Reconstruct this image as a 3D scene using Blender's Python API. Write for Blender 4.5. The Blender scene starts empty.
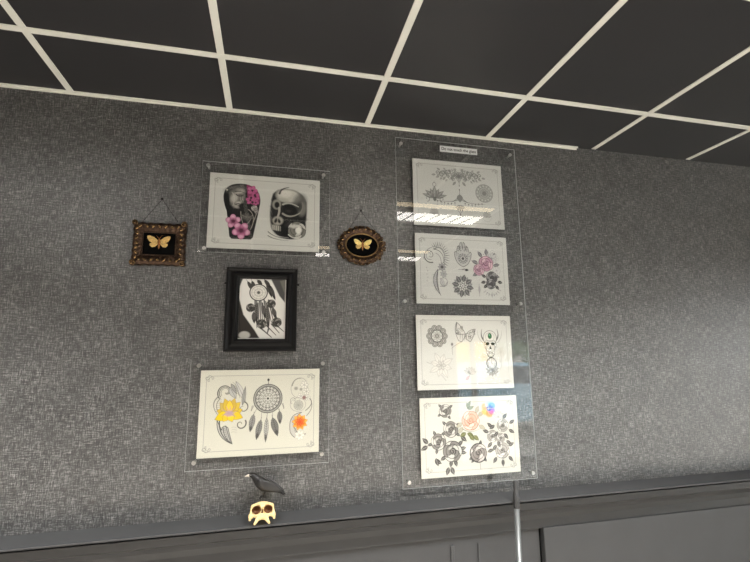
import bpy, bmesh, math, random
import numpy as np
from mathutils import Vector, Matrix
PI = math.pi
random.seed(7)
SC = bpy.context.scene
COL = SC.collection

# ------------------------------------------------------------------ materials
def srgb(c):
    if isinstance(c, str):
        c = [int(c[i:i + 2], 16) / 255 for i in (0, 2, 4)]
    return tuple((v / 12.92 if v <= .04045 else ((v + .055) / 1.055) ** 2.4) for v in c)

def mat(name, col, rough=.5, metal=0., spec=.5, var=0., vscale=60., bump=0., bscale=200.):
    m = bpy.data.materials.new(name); m.use_nodes = True
    nt = m.node_tree; b = nt.nodes['Principled BSDF']
    c = srgb(col)
    b.inputs['Base Color'].default_value = (*c, 1)
    b.inputs['Roughness'].default_value = rough
    b.inputs['Metallic'].default_value = metal
    b.inputs['Specular IOR Level'].default_value = spec
    tc = nt.nodes.new('ShaderNodeTexCoord')
    if var > 0:
        n = nt.nodes.new('ShaderNodeTexNoise'); n.inputs['Scale'].default_value = vscale
        n.inputs['Detail'].default_value = 4
        r = nt.nodes.new('ShaderNodeValToRGB')
        r.color_ramp.elements[0].position = .3; r.color_ramp.elements[1].position = .7
        r.color_ramp.elements[0].color = (*[v * (1 - var) for v in c], 1)
        r.color_ramp.elements[1].color = (*[min(1, v * (1 + var)) for v in c], 1)
        nt.links.new(tc.outputs['Object'], n.inputs['Vector'])
        nt.links.new(n.outputs['Fac'], r.inputs['Fac'])
        nt.links.new(r.outputs['Color'], b.inputs['Base Color'])
    if bump > 0:
        n2 = nt.nodes.new('ShaderNodeTexNoise'); n2.inputs['Scale'].default_value = bscale
        bp = nt.nodes.new('ShaderNodeBump'); bp.inputs['Strength'].default_value = bump
        bp.inputs['Distance'].default_value = .002
        nt.links.new(tc.outputs['Object'], n2.inputs['Vector'])
        nt.links.new(n2.outputs['Fac'], bp.inputs['Height'])
        nt.links.new(bp.outputs['Normal'], b.inputs['Normal'])
    return m

def mat_emit(name, col, s):
    m = bpy.data.materials.new(name); m.use_nodes = True
    b = m.node_tree.nodes['Principled BSDF']
    b.inputs['Base Color'].default_value = (.8, .8, .8, 1)
    b.inputs['Emission Color'].default_value = (*col, 1)
    b.inputs['Emission Strength'].default_value = s
    return m

def mat_print(name, rough=.55):
    m = bpy.data.materials.new(name); m.use_nodes = True
    nt = m.node_tree; b = nt.nodes['Principled BSDF']
    a = nt.nodes.new('ShaderNodeAttribute'); a.attribute_name = 'ink'
    nt.links.new(a.outputs['Color'], b.inputs['Base Color'])
    b.inputs['Roughness'].default_value = rough
    b.inputs['Specular IOR Level'].default_value = .3
    return m

def mat_clear(name, refl=1., tint=(.985, .988, .988), edge=False):
    m = bpy.data.materials.new(name); m.use_nodes = True
    nt = m.node_tree; nt.nodes.remove(nt.nodes['Principled BSDF'])
    out = nt.nodes['Material Output']
    tr = nt.nodes.new('ShaderNodeBsdfTransparent'); tr.inputs['Color'].default_value = (*tint, 1)
    gl = nt.nodes.new('ShaderNodeBsdfGlossy'); gl.inputs['Roughness'].default_value = .012
    lw = nt.nodes.new('ShaderNodeLayerWeight'); lw.inputs['Blend'].default_value = .5
    pw = nt.nodes.new('ShaderNodeMath'); pw.operation = 'POWER'; pw.inputs[1].default_value = 5
    mu = nt.nodes.new('ShaderNodeMath'); mu.operation = 'MULTIPLY_ADD'
    mu.inputs[1].default_value = .95 * refl; mu.inputs[2].default_value = .042 * refl
    mx = nt.nodes.new('ShaderNodeMixShader')
    L = nt.links.new
    L(lw.outputs['Facing'], pw.inputs[0]); L(pw.outputs[0], mu.inputs[0]); L(mu.outputs[0], mx.inputs['Fac'])
    L(tr.outputs[0], mx.inputs[1]); L(gl.outputs[0], mx.inputs[2])
    if edge:
        df = nt.nodes.new('ShaderNodeBsdfDiffuse'); df.inputs['Color'].default_value = (.74, .78, .77, 1)
        tl = nt.nodes.new('ShaderNodeBsdfTranslucent'); tl.inputs['Color'].default_value = (.74, .78, .77, 1)
        m1 = nt.nodes.new('ShaderNodeMixShader'); m1.inputs['Fac'].default_value = .5
        L(df.outputs[0], m1.inputs[1]); L(tl.outputs[0], m1.inputs[2])
        m2 = nt.nodes.new('ShaderNodeMixShader'); m2.inputs['Fac'].default_value = .72
        L(mx.outputs[0], m2.inputs[1]); L(m1.outputs[0], m2.inputs[2]); L(m2.outputs[0], out.inputs['Surface'])
    else:
        L(mx.outputs[0], out.inputs['Surface'])
    return m

def mat_wallpaper():
    m = bpy.data.materials.new('woven_wallpaper'); m.use_nodes = True
    nt = m.node_tree; b = nt.nodes['Principled BSDF']; L = nt.links.new
    tc = nt.nodes.new('ShaderNodeTexCoord')
    outs = []
    for sc in ((34, 1, 360), (360, 1, 34), (210, 1, 210), (9, 1, 9)):
        mp = nt.nodes.new('ShaderNodeMapping'); mp.inputs['Scale'].default_value = sc
        n = nt.nodes.new('ShaderNodeTexNoise'); n.inputs['Scale'].default_value = 1
        n.inputs['Detail'].default_value = 2.5; n.inputs['Roughness'].default_value = .6
        L(tc.outputs['Object'], mp.inputs['Vector']); L(mp.outputs[0], n.inputs['Vector'])
        outs.append(n.outputs['Fac'])
    def mth(op, a, b_):
        n = nt.nodes.new('ShaderNodeMath'); n.operation = op
        for i, v in enumerate((a, b_)):
            if isinstance(v, (int, float)): n.inputs[i].default_value = v
            else: L(v, n.inputs[i])
        return n.outputs[0]
    s = mth('ADD', mth('MULTIPLY', outs[0], .36), mth('MULTIPLY', outs[1], .36))
    s = mth('ADD', s, mth('MULTIPLY', outs[2], .2))
    s = mth('ADD', s, mth('MULTIPLY', outs[3], .08))
    r = nt.nodes.new('ShaderNodeValToRGB'); e = r.color_ramp.elements
    e[0].position = .39; e[1].position = .63
    e[0].color = (*WALL_DARK, 1); e[1].color = (*WALL_LIGHT, 1)
    k = e.new(.5); k.color = (*WALL_MID, 1)
    L(s, r.inputs['Fac']); L(r.outputs['Color'], b.inputs['Base Color'])
    bp = nt.nodes.new('ShaderNodeBump'); bp.inputs['Strength'].default_value = .35; bp.inputs['Distance'].default_value = .0015
    L(s, bp.inputs['Height']); L(bp.outputs['Normal'], b.inputs['Normal'])
    b.inputs['Roughness'].default_value = .40
    b.inputs['Specular IOR Level'].default_value = 1.
    b.inputs['IOR'].default_value = 1.5
    return m

WALL_DARK = (.015, .0152, .0155); WALL_MID = (.060, .060, .059); WALL_LIGHT = (.30, .297, .288)
M = {}
M['wallpaper'] = mat_wallpaper()
M['tile'] = mat('black_ceiling_tile', (.158, .158, .168), .42, spec=.5, bump=.15, bscale=260)
M['tbar'] = mat('white_ceiling_bar', (.86, .86, .83), .45)
M['dado'] = mat('charcoal_paint', (.25, .252, .256), .5, spec=.35, var=.06, vscale=9)
M['floor'] = mat('pale_laminate', (.72, .69, .65), .4, var=.2, vscale=5)
M['plaster'] = mat('grey_plaster', (.52, .5, .48), .8)
M['plasterdk'] = mat('light_plaster', (.66, .64, .61), .7)
M['alu'] = mat('door_metal', (.55, .55, .56), .35, .6)
M['acrylic'] = mat_clear('clear_acrylic')
M['acrylic_edge'] = mat_clear('acrylic_cut_edge', edge=True)
M['steel'] = mat('brushed_steel', (.80, .80, .79), .28, 1.)
M['paper'] = mat_print('printed_card')
M['photo'] = mat_print('photo_print', .3)
M['label'] = mat('white_label', (.86, .87, .87), .5)
M['ink'] = mat('black_ink', (.06, .06, .06), .6)
M['blackframe'] = mat('black_lacquer', (.045, .042, .045), .45, spec=.25, bump=.15, bscale=90)
M['bronze'] = mat('aged_bronze', (.27, .20, .15), .3, .7, var=.5, vscale=90, bump=.5, bscale=350)
M['gilt_glint'] = mat('highlight_gilt', (.50, .40, .27), .24, .85, var=.5, vscale=140, bump=.4, bscale=300)  # brighter metal on raised scrollwork paints in its sparkling highlights
M['gilt'] = mat('gilt_rim', (.52, .42, .28), .32, .8, var=.3, vscale=120)
M['velvet'] = mat('black_backing', (.02, .02, .02), .9, spec=.1)
M['cord'] = mat('dark_chain', (.07, .06, .05), .4, .5)
M['mothwing'] = mat('moth_wing_yellow', (.90, .80, .50), .6, var=.3, vscale=130)
M['mothwing2'] = mat('moth_wing_tan', (.76, .63, .38), .6, var=.35, vscale=130)
M['mothbody'] = mat('moth_body_brown', (.58, .38, .19), .7, var=.4, vscale=250)
M['crow'] = mat('black_feather', (.085, .08, .08), .36, spec=.5, bump=.5, bscale=420)
M['crowwing'] = mat('charcoal_feather', (.155, .15, .148), .4, spec=.5, bump=.5, bscale=420)
M['beak'] = mat('beak_highlight', (.78, .75, .70), .3)  # glossy highlight of the beak is put into this pale colour
M['bone'] = mat('cream_bone', (.86, .76, .55), .45, var=.14, vscale=70, bump=.25, bscale=160)
M['bonedk'] = mat('brown_stain', (.40, .24, .11), .55, var=.4, vscale=110)
M['polesteel'] = mat('silver_tube', (.52, .53, .53), .42, .65)
M['rubber'] = mat('grey_rubber', (.20, .20, .20), .55)
M['lamp'] = mat_emit('lamp_diffuser', (1., .97, .93), 12.)
M['warmlamp'] = mat_emit('warm_diffuser', (1., .80, .50), 4.5)
M['street'] = mat('pavement', (.60, .57, .53), .8, var=.1, vscale=3)
M['yellow'] = mat('yellow_board', (.96, .70, .0), .8, spec=.1)
M['leaf'] = mat('tree_leaves', (.28, .42, .14), .7, var=.5, vscale=4)
M['trunk'] = mat('tree_bark', (.30, .22, .16), .8)
M['carpaint'] = mat('pale_blue_paint', (.62, .76, .82), .25)
M['glassdk'] = mat('dark_car_glass', (.10, .12, .14), .1)
M['tyre'] = mat('black_tyre', (.05, .05, .05), .8)
M['facade'] = mat('rendered_facade', (.74, .70, .65), .8, var=.08, vscale=1)

# ------------------------------------------------------------------ object helpers
def link_mesh(name, me, parent=None):
    o = bpy.data.objects.new(name, me); COL.objects.link(o)
    if parent: o.parent = parent
    return o

def world_loc(p):
    v = Vector(p.location)
    while p.parent: p = p.parent; v += p.location
    return v

def obj(name, bm, mats, parent=None, smooth=False, origin=None):
    """bm holds world coordinates; linked as ONE mesh object."""
    if not isinstance(mats, (list, tuple)): mats = [mats]
    bmesh.ops.recalc_face_normals(bm, faces=bm.faces[:])
    if origin is None:
        co = [v.co for v in bm.verts]
        lo = Vector([min(c[i] for c in co) for i in range(3)]); hi = Vector([max(c[i] for c in co) for i in range(3)])
        origin = (lo + hi) / 2
    origin = Vector(origin)
    bmesh.ops.translate(bm, verts=bm.verts[:], vec=-origin)
    me = bpy.data.meshes.new(name); bm.to_mesh(me); bm.free()
    for m in mats: me.materials.append(m)
    if smooth:
        for p in me.polygons: p.use_smooth = True
    o = link_mesh(name, me, parent)
    o.location = origin - (world_loc(parent) if parent else Vector((0, 0, 0)))
    return o

def tag(o, label=None, cat=None, group=None, kind=None):
    if label: o['label'] = label
    if cat: o['category'] = cat
    if group: o['group'] = group
    if kind: o['kind'] = kind
    return o

def thing(name, label, cat, loc, group=None):
    o = bpy.data.objects.new(name, None); COL.objects.link(o); o.location = loc
    o.empty_display_size = .05
    return tag(o, label, cat, group)

def struct(name, bm, m, **k):
    return tag(obj(name, bm, m, **k), kind='structure')

def box(bm, x0, x1, y0, y1, z0, z1, bev=0., seg=1, mi=0):
    vs = [bm.verts.new((x, y, z)) for x in (x0, x1) for y in (y0, y1) for z in (z0, z1)]
    idx = [(0, 1, 3, 2), (4, 6, 7, 5), (0, 4, 5, 1), (2, 3, 7, 6), (0, 2, 6, 4), (1, 5, 7, 3)]
    fs = [bm.faces.new([vs[i] for i in q]) for q in idx]
    for f in fs: f.material_index = mi
    if bev > 0:
        es = list({e for f in fs for e in f.edges})
        bmesh.ops.bevel(bm, geom=es, offset=bev, segments=seg, affect='EDGES', profile=.5)
    return fs

def prism(bm, pts, axis, a0, a1, mi=0):
    """extrude a closed 2D outline along axis: pts are the other two coords in order"""
    def mk(p, a):
        if axis == 'x': return (a, p[0], p[1])
        if axis == 'y': return (p[0], a, p[1])
        return (p[0], p[1], a)
    A = [bm.verts.new(mk(p, a0)) for p in pts]; B = [bm.verts.new(mk(p, a1)) for p in pts]
    n = len(pts); fs = [bm.faces.new(A), bm.faces.new(B[::-1])]
    for i in range(n): fs.append(bm.faces.new((A[i], B[i], B[(i + 1) % n], A[(i + 1) % n])))
    for f in fs: f.material_index = mi
    return fs

def loft(bm, path, radii, n=10, closed=False, squash=None, up=None, mi=0):
    P = [Vector(p) for p in path]; rings = []
    if not hasattr(radii, '__len__'): radii = [radii] * len(P)
    for i, p in enumerate(P):
        if closed: t = P[(i + 1) % len(P)] - P[i - 1]
        else: t = P[min(i + 1, len(P) - 1)] - P[max(i - 1, 0)]
        t.normalize()
        ref = Vector(up) if up else (Vector((0, 1, 0)) if abs(t.y) < .9 else Vector((1, 0, 0)))
        a = t.cross(ref).normalized(); b = a.cross(t).normalized()
        r = radii[i]; ra, rb = (r if hasattr(r, '__len__') else (r, r * (squash or 1)))
        rings.append([bm.verts.new(p + a * ra * math.cos(2 * PI * k / n) + b * rb * math.sin(2 * PI * k / n)) for k in range(n)])
    m = len(rings)
    for i in range(m if closed else m - 1):
        A, B = rings[i], rings[(i + 1) % m]
        for k in range(n):
            bm.faces.new((A[k], A[(k + 1) % n], B[(k + 1) % n], B[k])).material_index = mi
    if not closed:
        bm.faces.new(rings[0][::-1]).material_index = mi; bm.faces.new(rings[-1]).material_index = mi

def lathe(bm, prof, c, axis='y', n=20, mi=0):
    """prof: (radius, offset along axis)"""
    rings = []
    for r, h in prof:
        ring = []
        for k in range(n):
            a = 2 * PI * k / n; u, v = r * math.cos(a), r * math.sin(a)
            ring.append(bm.verts.new({'y': (c[0] + u, c[1] + h, c[2] + v), 'z': (c[0] + u, c[1] + v, c[2] + h), 'x': (c[0] + h, c[1] + u, c[2] + v)}[axis]))
        rings.append(ring)
    for A, B in zip(rings, rings[1:]):
        for k in range(n): bm.faces.new((A[k], A[(k + 1) % n], B[(k + 1) % n], B[k])).material_index = mi
    bm.faces.new(rings[0]).material_index = mi; bm.faces.new(rings[-1][::-1]).material_index = mi

def blob(bm, c, r, sub=2, rot=None, mi=0):
    g = bmesh.ops.create_icosphere(bm, subdivisions=sub, radius=1)
    S = Matrix.Diagonal((*((r, r, r) if not hasattr(r, '__len__') else r), 1))
    Mx = Matrix.Translation(c) @ (rot.to_4x4() if rot else Matrix.Identity(4)) @ S
    bmesh.ops.transform(bm, matrix=Mx, verts=g['verts'])
    for v in g['verts']:
        for f in v.link_faces: f.material_index = mi; f.smooth = True

def surface_nets(F, lo, step):
    """F: 3D array of signed distance (inside < 0) -> verts, quads"""
    s = F < 0; n = np.array(F.shape) - 1
    cnt = np.zeros(n); acc = np.zeros((*n, 3))
    corner = lambda d: F[d[0]:n[0] + d[0], d[1]:n[1] + d[1], d[2]:n[2] + d[2]]
    for ax in range(3):
        oth = [k for k in range(3) if k != ax]
        for i in (0, 1):
            for j in (0, 1):
                a = [0, 0, 0]; a[oth[0]] = i; a[oth[1]] = j; b = list(a); b[ax] = 1
                fa, fb = corner(a), corner(b); c = (fa < 0) != (fb < 0)
                t = np.where(c, fa / np.where(c, fa - fb, 1), 0)
                pt = np.zeros((*n, 3)); pt[...] = a; pt[..., ax] += t
                acc += pt * c[..., None]; cnt += c
    act = cnt > 0; ids = -np.ones(n, int); ids[act] = np.arange(act.sum())
    base = np.stack(np.meshgrid(*[np.arange(k) for k in n], indexing='ij'), -1)
    V = (base[act] + acc[act] / cnt[act][:, None]) * step + np.array(lo)
    Q = []
    for ax in range(3):
        oth = [k for k in range(3) if k != ax]
        a = [slice(None)] * 3; b = [slice(None)] * 3; a[ax] = slice(0, -1); b[ax] = slice(1, None)
        ch = s[tuple(a)] != s[tuple(b)]
        for p in np.argwhere(ch):
            if p[oth[0]] < 1 or p[oth[1]] < 1 or p[oth[0]] >= n[oth[0]] or p[oth[1]] >= n[oth[1]]: continue
            q = []
            for di, dj in ((0, 0), (1, 0), (1, 1), (0, 1)):
                c = list(p); c[oth[0]] -= di; c[oth[1]] -= dj; q.append(ids[tuple(c)])
            if min(q) >= 0: Q.append(q)
    return V, Q

def bm_from(V, Q):
    bm = bmesh.new(); vs = [bm.verts.new(v) for v in V]
    for q in Q:
        try: bm.faces.new([vs[i] for i in q])
        except ValueError: pass
    return bm

# ------------------------------------------------------------------ a small ink canvas for the printed artwork (mm)
class Canvas:
    def __init__(s, w, h, px, bg):
        s.w, s.h, s.px = w, h, px
        s.nx, s.ny = int(round(w / px)) + 1, int(round(h / px)) + 1
        s.a = np.empty((s.ny, s.nx, 3)); s.a[:] = srgb(bg)
        s.X, s.Y = np.meshgrid(np.linspace(0, w, s.nx), np.linspace(0, h, s.ny))
    def win(s, x0, y0, x1, y1, pad=3):
        i0 = max(0, int((x0 - pad) / s.px)); i1 = min(s.nx, int((x1 + pad) / s.px) + 2)
        j0 = max(0, int((y0 - pad) / s.px)); j1 = min(s.ny, int((y1 + pad) / s.px) + 2)
        return slice(j0, max(j0, j1)), slice(i0, max(i0, i1))
    def put(s, W, cov, col, al):
        c = (np.clip(cov, 0, 1) * al)[..., None]
        s.a[W] = s.a[W] * (1 - c) + np.array(srgb(col)) * c
    def line(s, pts, w, col='1c1c1c', al=1., w1=None):
        pts = np.array(pts, float); n = len(pts)
        if n < 2: return
        ws = np.linspace(w, w if w1 is None else w1, n)
        W = s.win(pts[:, 0].min() - w, pts[:, 1].min() - w, pts[:, 0].max() + w, pts[:, 1].max() + w)
        X, Y = s.X[W], s.Y[W]
        if X.size == 0: return
        best = np.full(X.shape, 1e9)
        for i in range(n - 1):
            a, b = pts[i], pts[i + 1]; d = b - a; l2 = d @ d + 1e-9
            t = np.clip(((X - a[0]) * d[0] + (Y - a[1]) * d[1]) / l2, 0, 1)
            ds = np.hypot(X - a[0] - t * d[0], Y - a[1] - t * d[1]) - (ws[i] + t * (ws[i + 1] - ws[i])) / 2
            best = np.minimum(best, ds)
        s.put(W, .5 - best / s.px, col, al)
    def poly(s, pts, col, al=1., soft=0., edge=None, ew=1.):
        pts = np.array(pts, float)
        W = s.win(*pts.min(0), *pts.max(0), pad=3 + soft)
        X, Y = s.X[W], s.Y[W]
        if X.size == 0: return
        ins = np.zeros(X.shape, bool); best = np.full(X.shape, 1e9); n = len(pts)
        for i in range(n):
            a, b = pts[i], pts[(i + 1) % n]; d = b - a; l2 = d @ d + 1e-9
            t = np.clip(((X - a[0]) * d[0] + (Y - a[1]) * d[1]) / l2, 0, 1)
            best = np.minimum(best, np.hypot(X - a[0] - t * d[0], Y - a[1] - t * d[1]))
            if a[1] != b[1]:
                c = ((a[1] > Y) != (b[1] > Y)) & (X < (b[0] - a[0]) * (Y - a[1]) / (b[1] - a[1]) + a[0])
                ins ^= c
        sd = np.where(ins, -best, best)
        s.put(W, .5 - sd / (s.px + soft), col, al)
        if edge: s.line(np.vstack([pts, pts[:1]]), ew, edge)
    def ell(s, cx, cy, rx, ry, col, al=1., rot=0., soft=0., edge=None, ew=1.):
        R = max(rx, ry) + soft
        W = s.win(cx - R, cy - R, cx + R, cy + R); X, Y = s.X[W] - cx, s.Y[W] - cy
        if X.size == 0: return
        c, n = math.cos(rot), math.sin(rot); u = X * c + Y * n; v = -X * n + Y * c
        k = np.hypot(u / rx, v / ry); sd = (k - 1) * min(rx, ry)
        s.put(W, .5 - sd / (s.px + soft), col, al)
        if edge: s.ring(cx, cy, rx, ry, ew, edge, 1, rot)
    def ring(s, cx, cy, rx, ry, w, col='1c1c1c', al=1., rot=0., a0=0., a1=2 * PI):
        t = np.linspace(a0, a1, 40); c, n = math.cos(rot), math.sin(rot)
        u, v = rx * np.cos(t), ry * np.sin(t)
        s.line(np.stack([cx + u * c - v * n, cy + u * n + v * c], 1), w, col, al)

def bez(p0, p1, p2, p3=None, n=16):
    t = np.linspace(0, 1, n)[:, None]; p0, p1, p2 = map(np.array, (p0, p1, p2))
    if p3 is None: return (1 - t) ** 2 * p0 + 2 * t * (1 - t) * p1 + t ** 2 * p2
    return (1 - t) ** 3 * p0 + 3 * t * (1 - t) ** 2 * p1 + 3 * t ** 2 * (1 - t) * p2 + t ** 3 * np.array(p3)

def spiral(c, r0, r1, a0, a1, n=36):
    t = np.linspace(0, 1, n); r = r0 + (r1 - r0) * t; a = a0 + (a1 - a0) * t
    return np.stack([c[0] + r * np.cos(a), c[1] + r * np.sin(a)], 1)

def leaf(c, x, y, ang, ln, wd, fill='4a4a4a', edge='202020', vein=None, al=1.):
    t = np.linspace(0, 1, 12); w = wd / 2 * np.sin(PI * t ** .85)
    ca, sa = math.cos(ang), math.sin(ang)
    up = np.stack([x + ln * t * ca - w * sa, y + ln * t * sa + w * ca], 1)
    dn = np.stack([x + ln * t * ca + w * sa, y + ln * t * sa - w * ca], 1)
    c.poly(np.vstack([up, dn[::-1]]), fill, al)
    if edge:
        c.line(up, 1.1, edge, al); c.line(dn, 1.1, edge, al)
    if vein: c.line([(x, y), (x + ln * .9 * ca, y + ln * .9 * sa)], 1., vein, al)

def petal_ring(c, x, y, r, n, ln, wd, fill, edge, a0=0., ew=1.):
    for k in range(n):
        a = a0 + 2 * PI * k / n
        leaf(c, x + r * math.cos(a), y + r * math.sin(a), a, ln, wd, fill, edge)

def rose(c, x, y, r, lite='d6d3cc', mid='9a9792', dark='2a2826', seed=0, line='2a2928'):
    R = random.Random(seed)
    a0 = R.random() * 6
    for k in range(6):
        a = a0 + k * PI / 3; c.ell(x + .52 * r * math.cos(a), y + .52 * r * math.sin(a), .55 * r, .42 * r, mid if k % 2 else lite, 1, a + PI / 2, edge=line, ew=max(1., r * .045))
    for k in range(5):
        a = a0 + .4 + k * 2 * PI / 5; c.ell(x + .34 * r * math.cos(a), y + .34 * r * math.sin(a), .44 * r, .3 * r, lite if k % 2 else mid, 1, a + PI / 2, edge=line, ew=max(1., r * .045))
        c.ring(x + .3 * r * math.cos(a), y + .3 * r * math.sin(a), .4 * r, .24 * r, r * .09, dark, .6, a + PI / 2, .2, 2.6)
    c.ell(x, y - .02 * r, .34 * r, .3 * r, mid, 1, 0, edge=line, ew=1.2)
    c.line(spiral((x, y), .05 * r, .33 * r, a0, a0 + 9), r * .075, dark)
    c.ell(x - .2 * r, y - .3 * r, .22 * r, .1 * r, lite, .8, -.6, soft=2)
    c.ring(x, y, .95 * r, .9 * r, r * .07, dark, .55, 0, a0, a0 + 2.2)

def rleaves(c, x, y, r, angs, fill='4b4a48', edge='242322', k=.62):
    for a in angs:
        leaf(c, x + .8 * r * math.cos(a), y + .8 * r * math.sin(a), a, r * k, r * k * .55, fill, edge, 'b0aeaa')

def flower5(c, x, y, r, fill, edge, core, a0=0., n=5):
    for k in range(n):
        a = a0 + k * 2 * PI / n
        c.ell(x + .55 * r * math.cos(a), y + .55 * r * math.sin(a), .5 * r, .4 * r, fill, 1, a, edge=edge, ew=1.)
        c.line([(x, y), (x + .7 * r * math.cos(a), y + .7 * r * math.sin(a))], 1.6, core, .6, .4)
    c.ell(x, y, .22 * r, .22 * r, core, 1, 0, soft=1.5)

def mandala(c, x, y, r, ink='4a4a4a', w=1.2, dense=1., lace=12):
    c.ring(x, y, r, r, w * 1.5, ink); c.ring(x, y, r * .9, r * .9, w, ink)
    for q, n in ((.80, lace), (.55, lace), (.3, 8)):
        for k in range(n):
            a = 2 * PI * k / n + q
            c.ring(x + q * r * math.cos(a), y + q * r * math.sin(a), r * .13, r * .09, w, ink, dense, a)
            c.ell(x + q * r * math.cos(a), y + q * r * math.sin(a), r * .05, r * .05, ink, dense * .8)
    for q in (.68, .42, .18): c.ring(x, y, r * q, r * q, w * 1.2, ink, dense)
    petal_ring(c, x, y, r * .05, 8, r * .16, r * .09, ink, ink)

def feather(c, x, y, ang, ln, wd, fill='8a8a88', dark='2c2c2c'):
    leaf(c, x, y, ang, ln, wd, fill, dark)
    ca, sa = math.cos(ang), math.sin(ang)
    for t in np.linspace(.2, .95, 9):
        w = wd / 2 * math.sin(PI * t ** .85) * .95
        for s_ in (-1, 1):
            c.line([(x + ln * t * ca, y + ln * t * sa), (x + ln * (t - .08) * ca - s_ * w * sa, y + ln * (t - .08) * sa + s_ * w * ca)], 1.5, dark, .75)
    c.ell(x + ln * .8 * ca, y + ln * .8 * sa, wd * .3, ln * .12, dark, .7, ang + PI / 2, soft=2)
    c.line([(x - 8 * ca, y - 8 * sa), (x + ln * ca, y + ln * sa)], 1.2, dark)

def border(c, ink='8b8a86', m=20):
    w, h = c.w, c.h
    c.line([(m + 16, m), (w - m - 16, m)], 1.3, ink); c.line([(m + 16, h - m), (w - m - 16, h - m)], 1.3, ink)
    c.line([(m, m + 16), (m, h - m - 16)], 1.3, ink); c.line([(w - m, m + 16), (w - m, h - m - 16)], 1.3, ink)
    for sx, sy in ((0, 0), (1, 0), (0, 1), (1, 1)):
        X = lambda u: u if not sx else w - u
        Y = lambda v: v if not sy else h - v
        for cx, cy, r, a in ((m + 2, m + 6, 8, 0), (m + 13, m + 3, 7, 2), (m + 20, m + 8, 6, 4), (m + 8, m + 14, 5, 1)):
            p = spiral((cx, cy), r, 1, a, a + 7, 20); p = [(X(u), Y(v)) for u, v in p]
            c.line(p, 1.5, '6f6e6b', .75)
        c.line([(X(m), Y(m + 16)), (X(m - 2), Y(m + 8)), (X(m + 8), Y(m - 2)), (X(m + 16), Y(m))], 1.3, ink)

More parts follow.
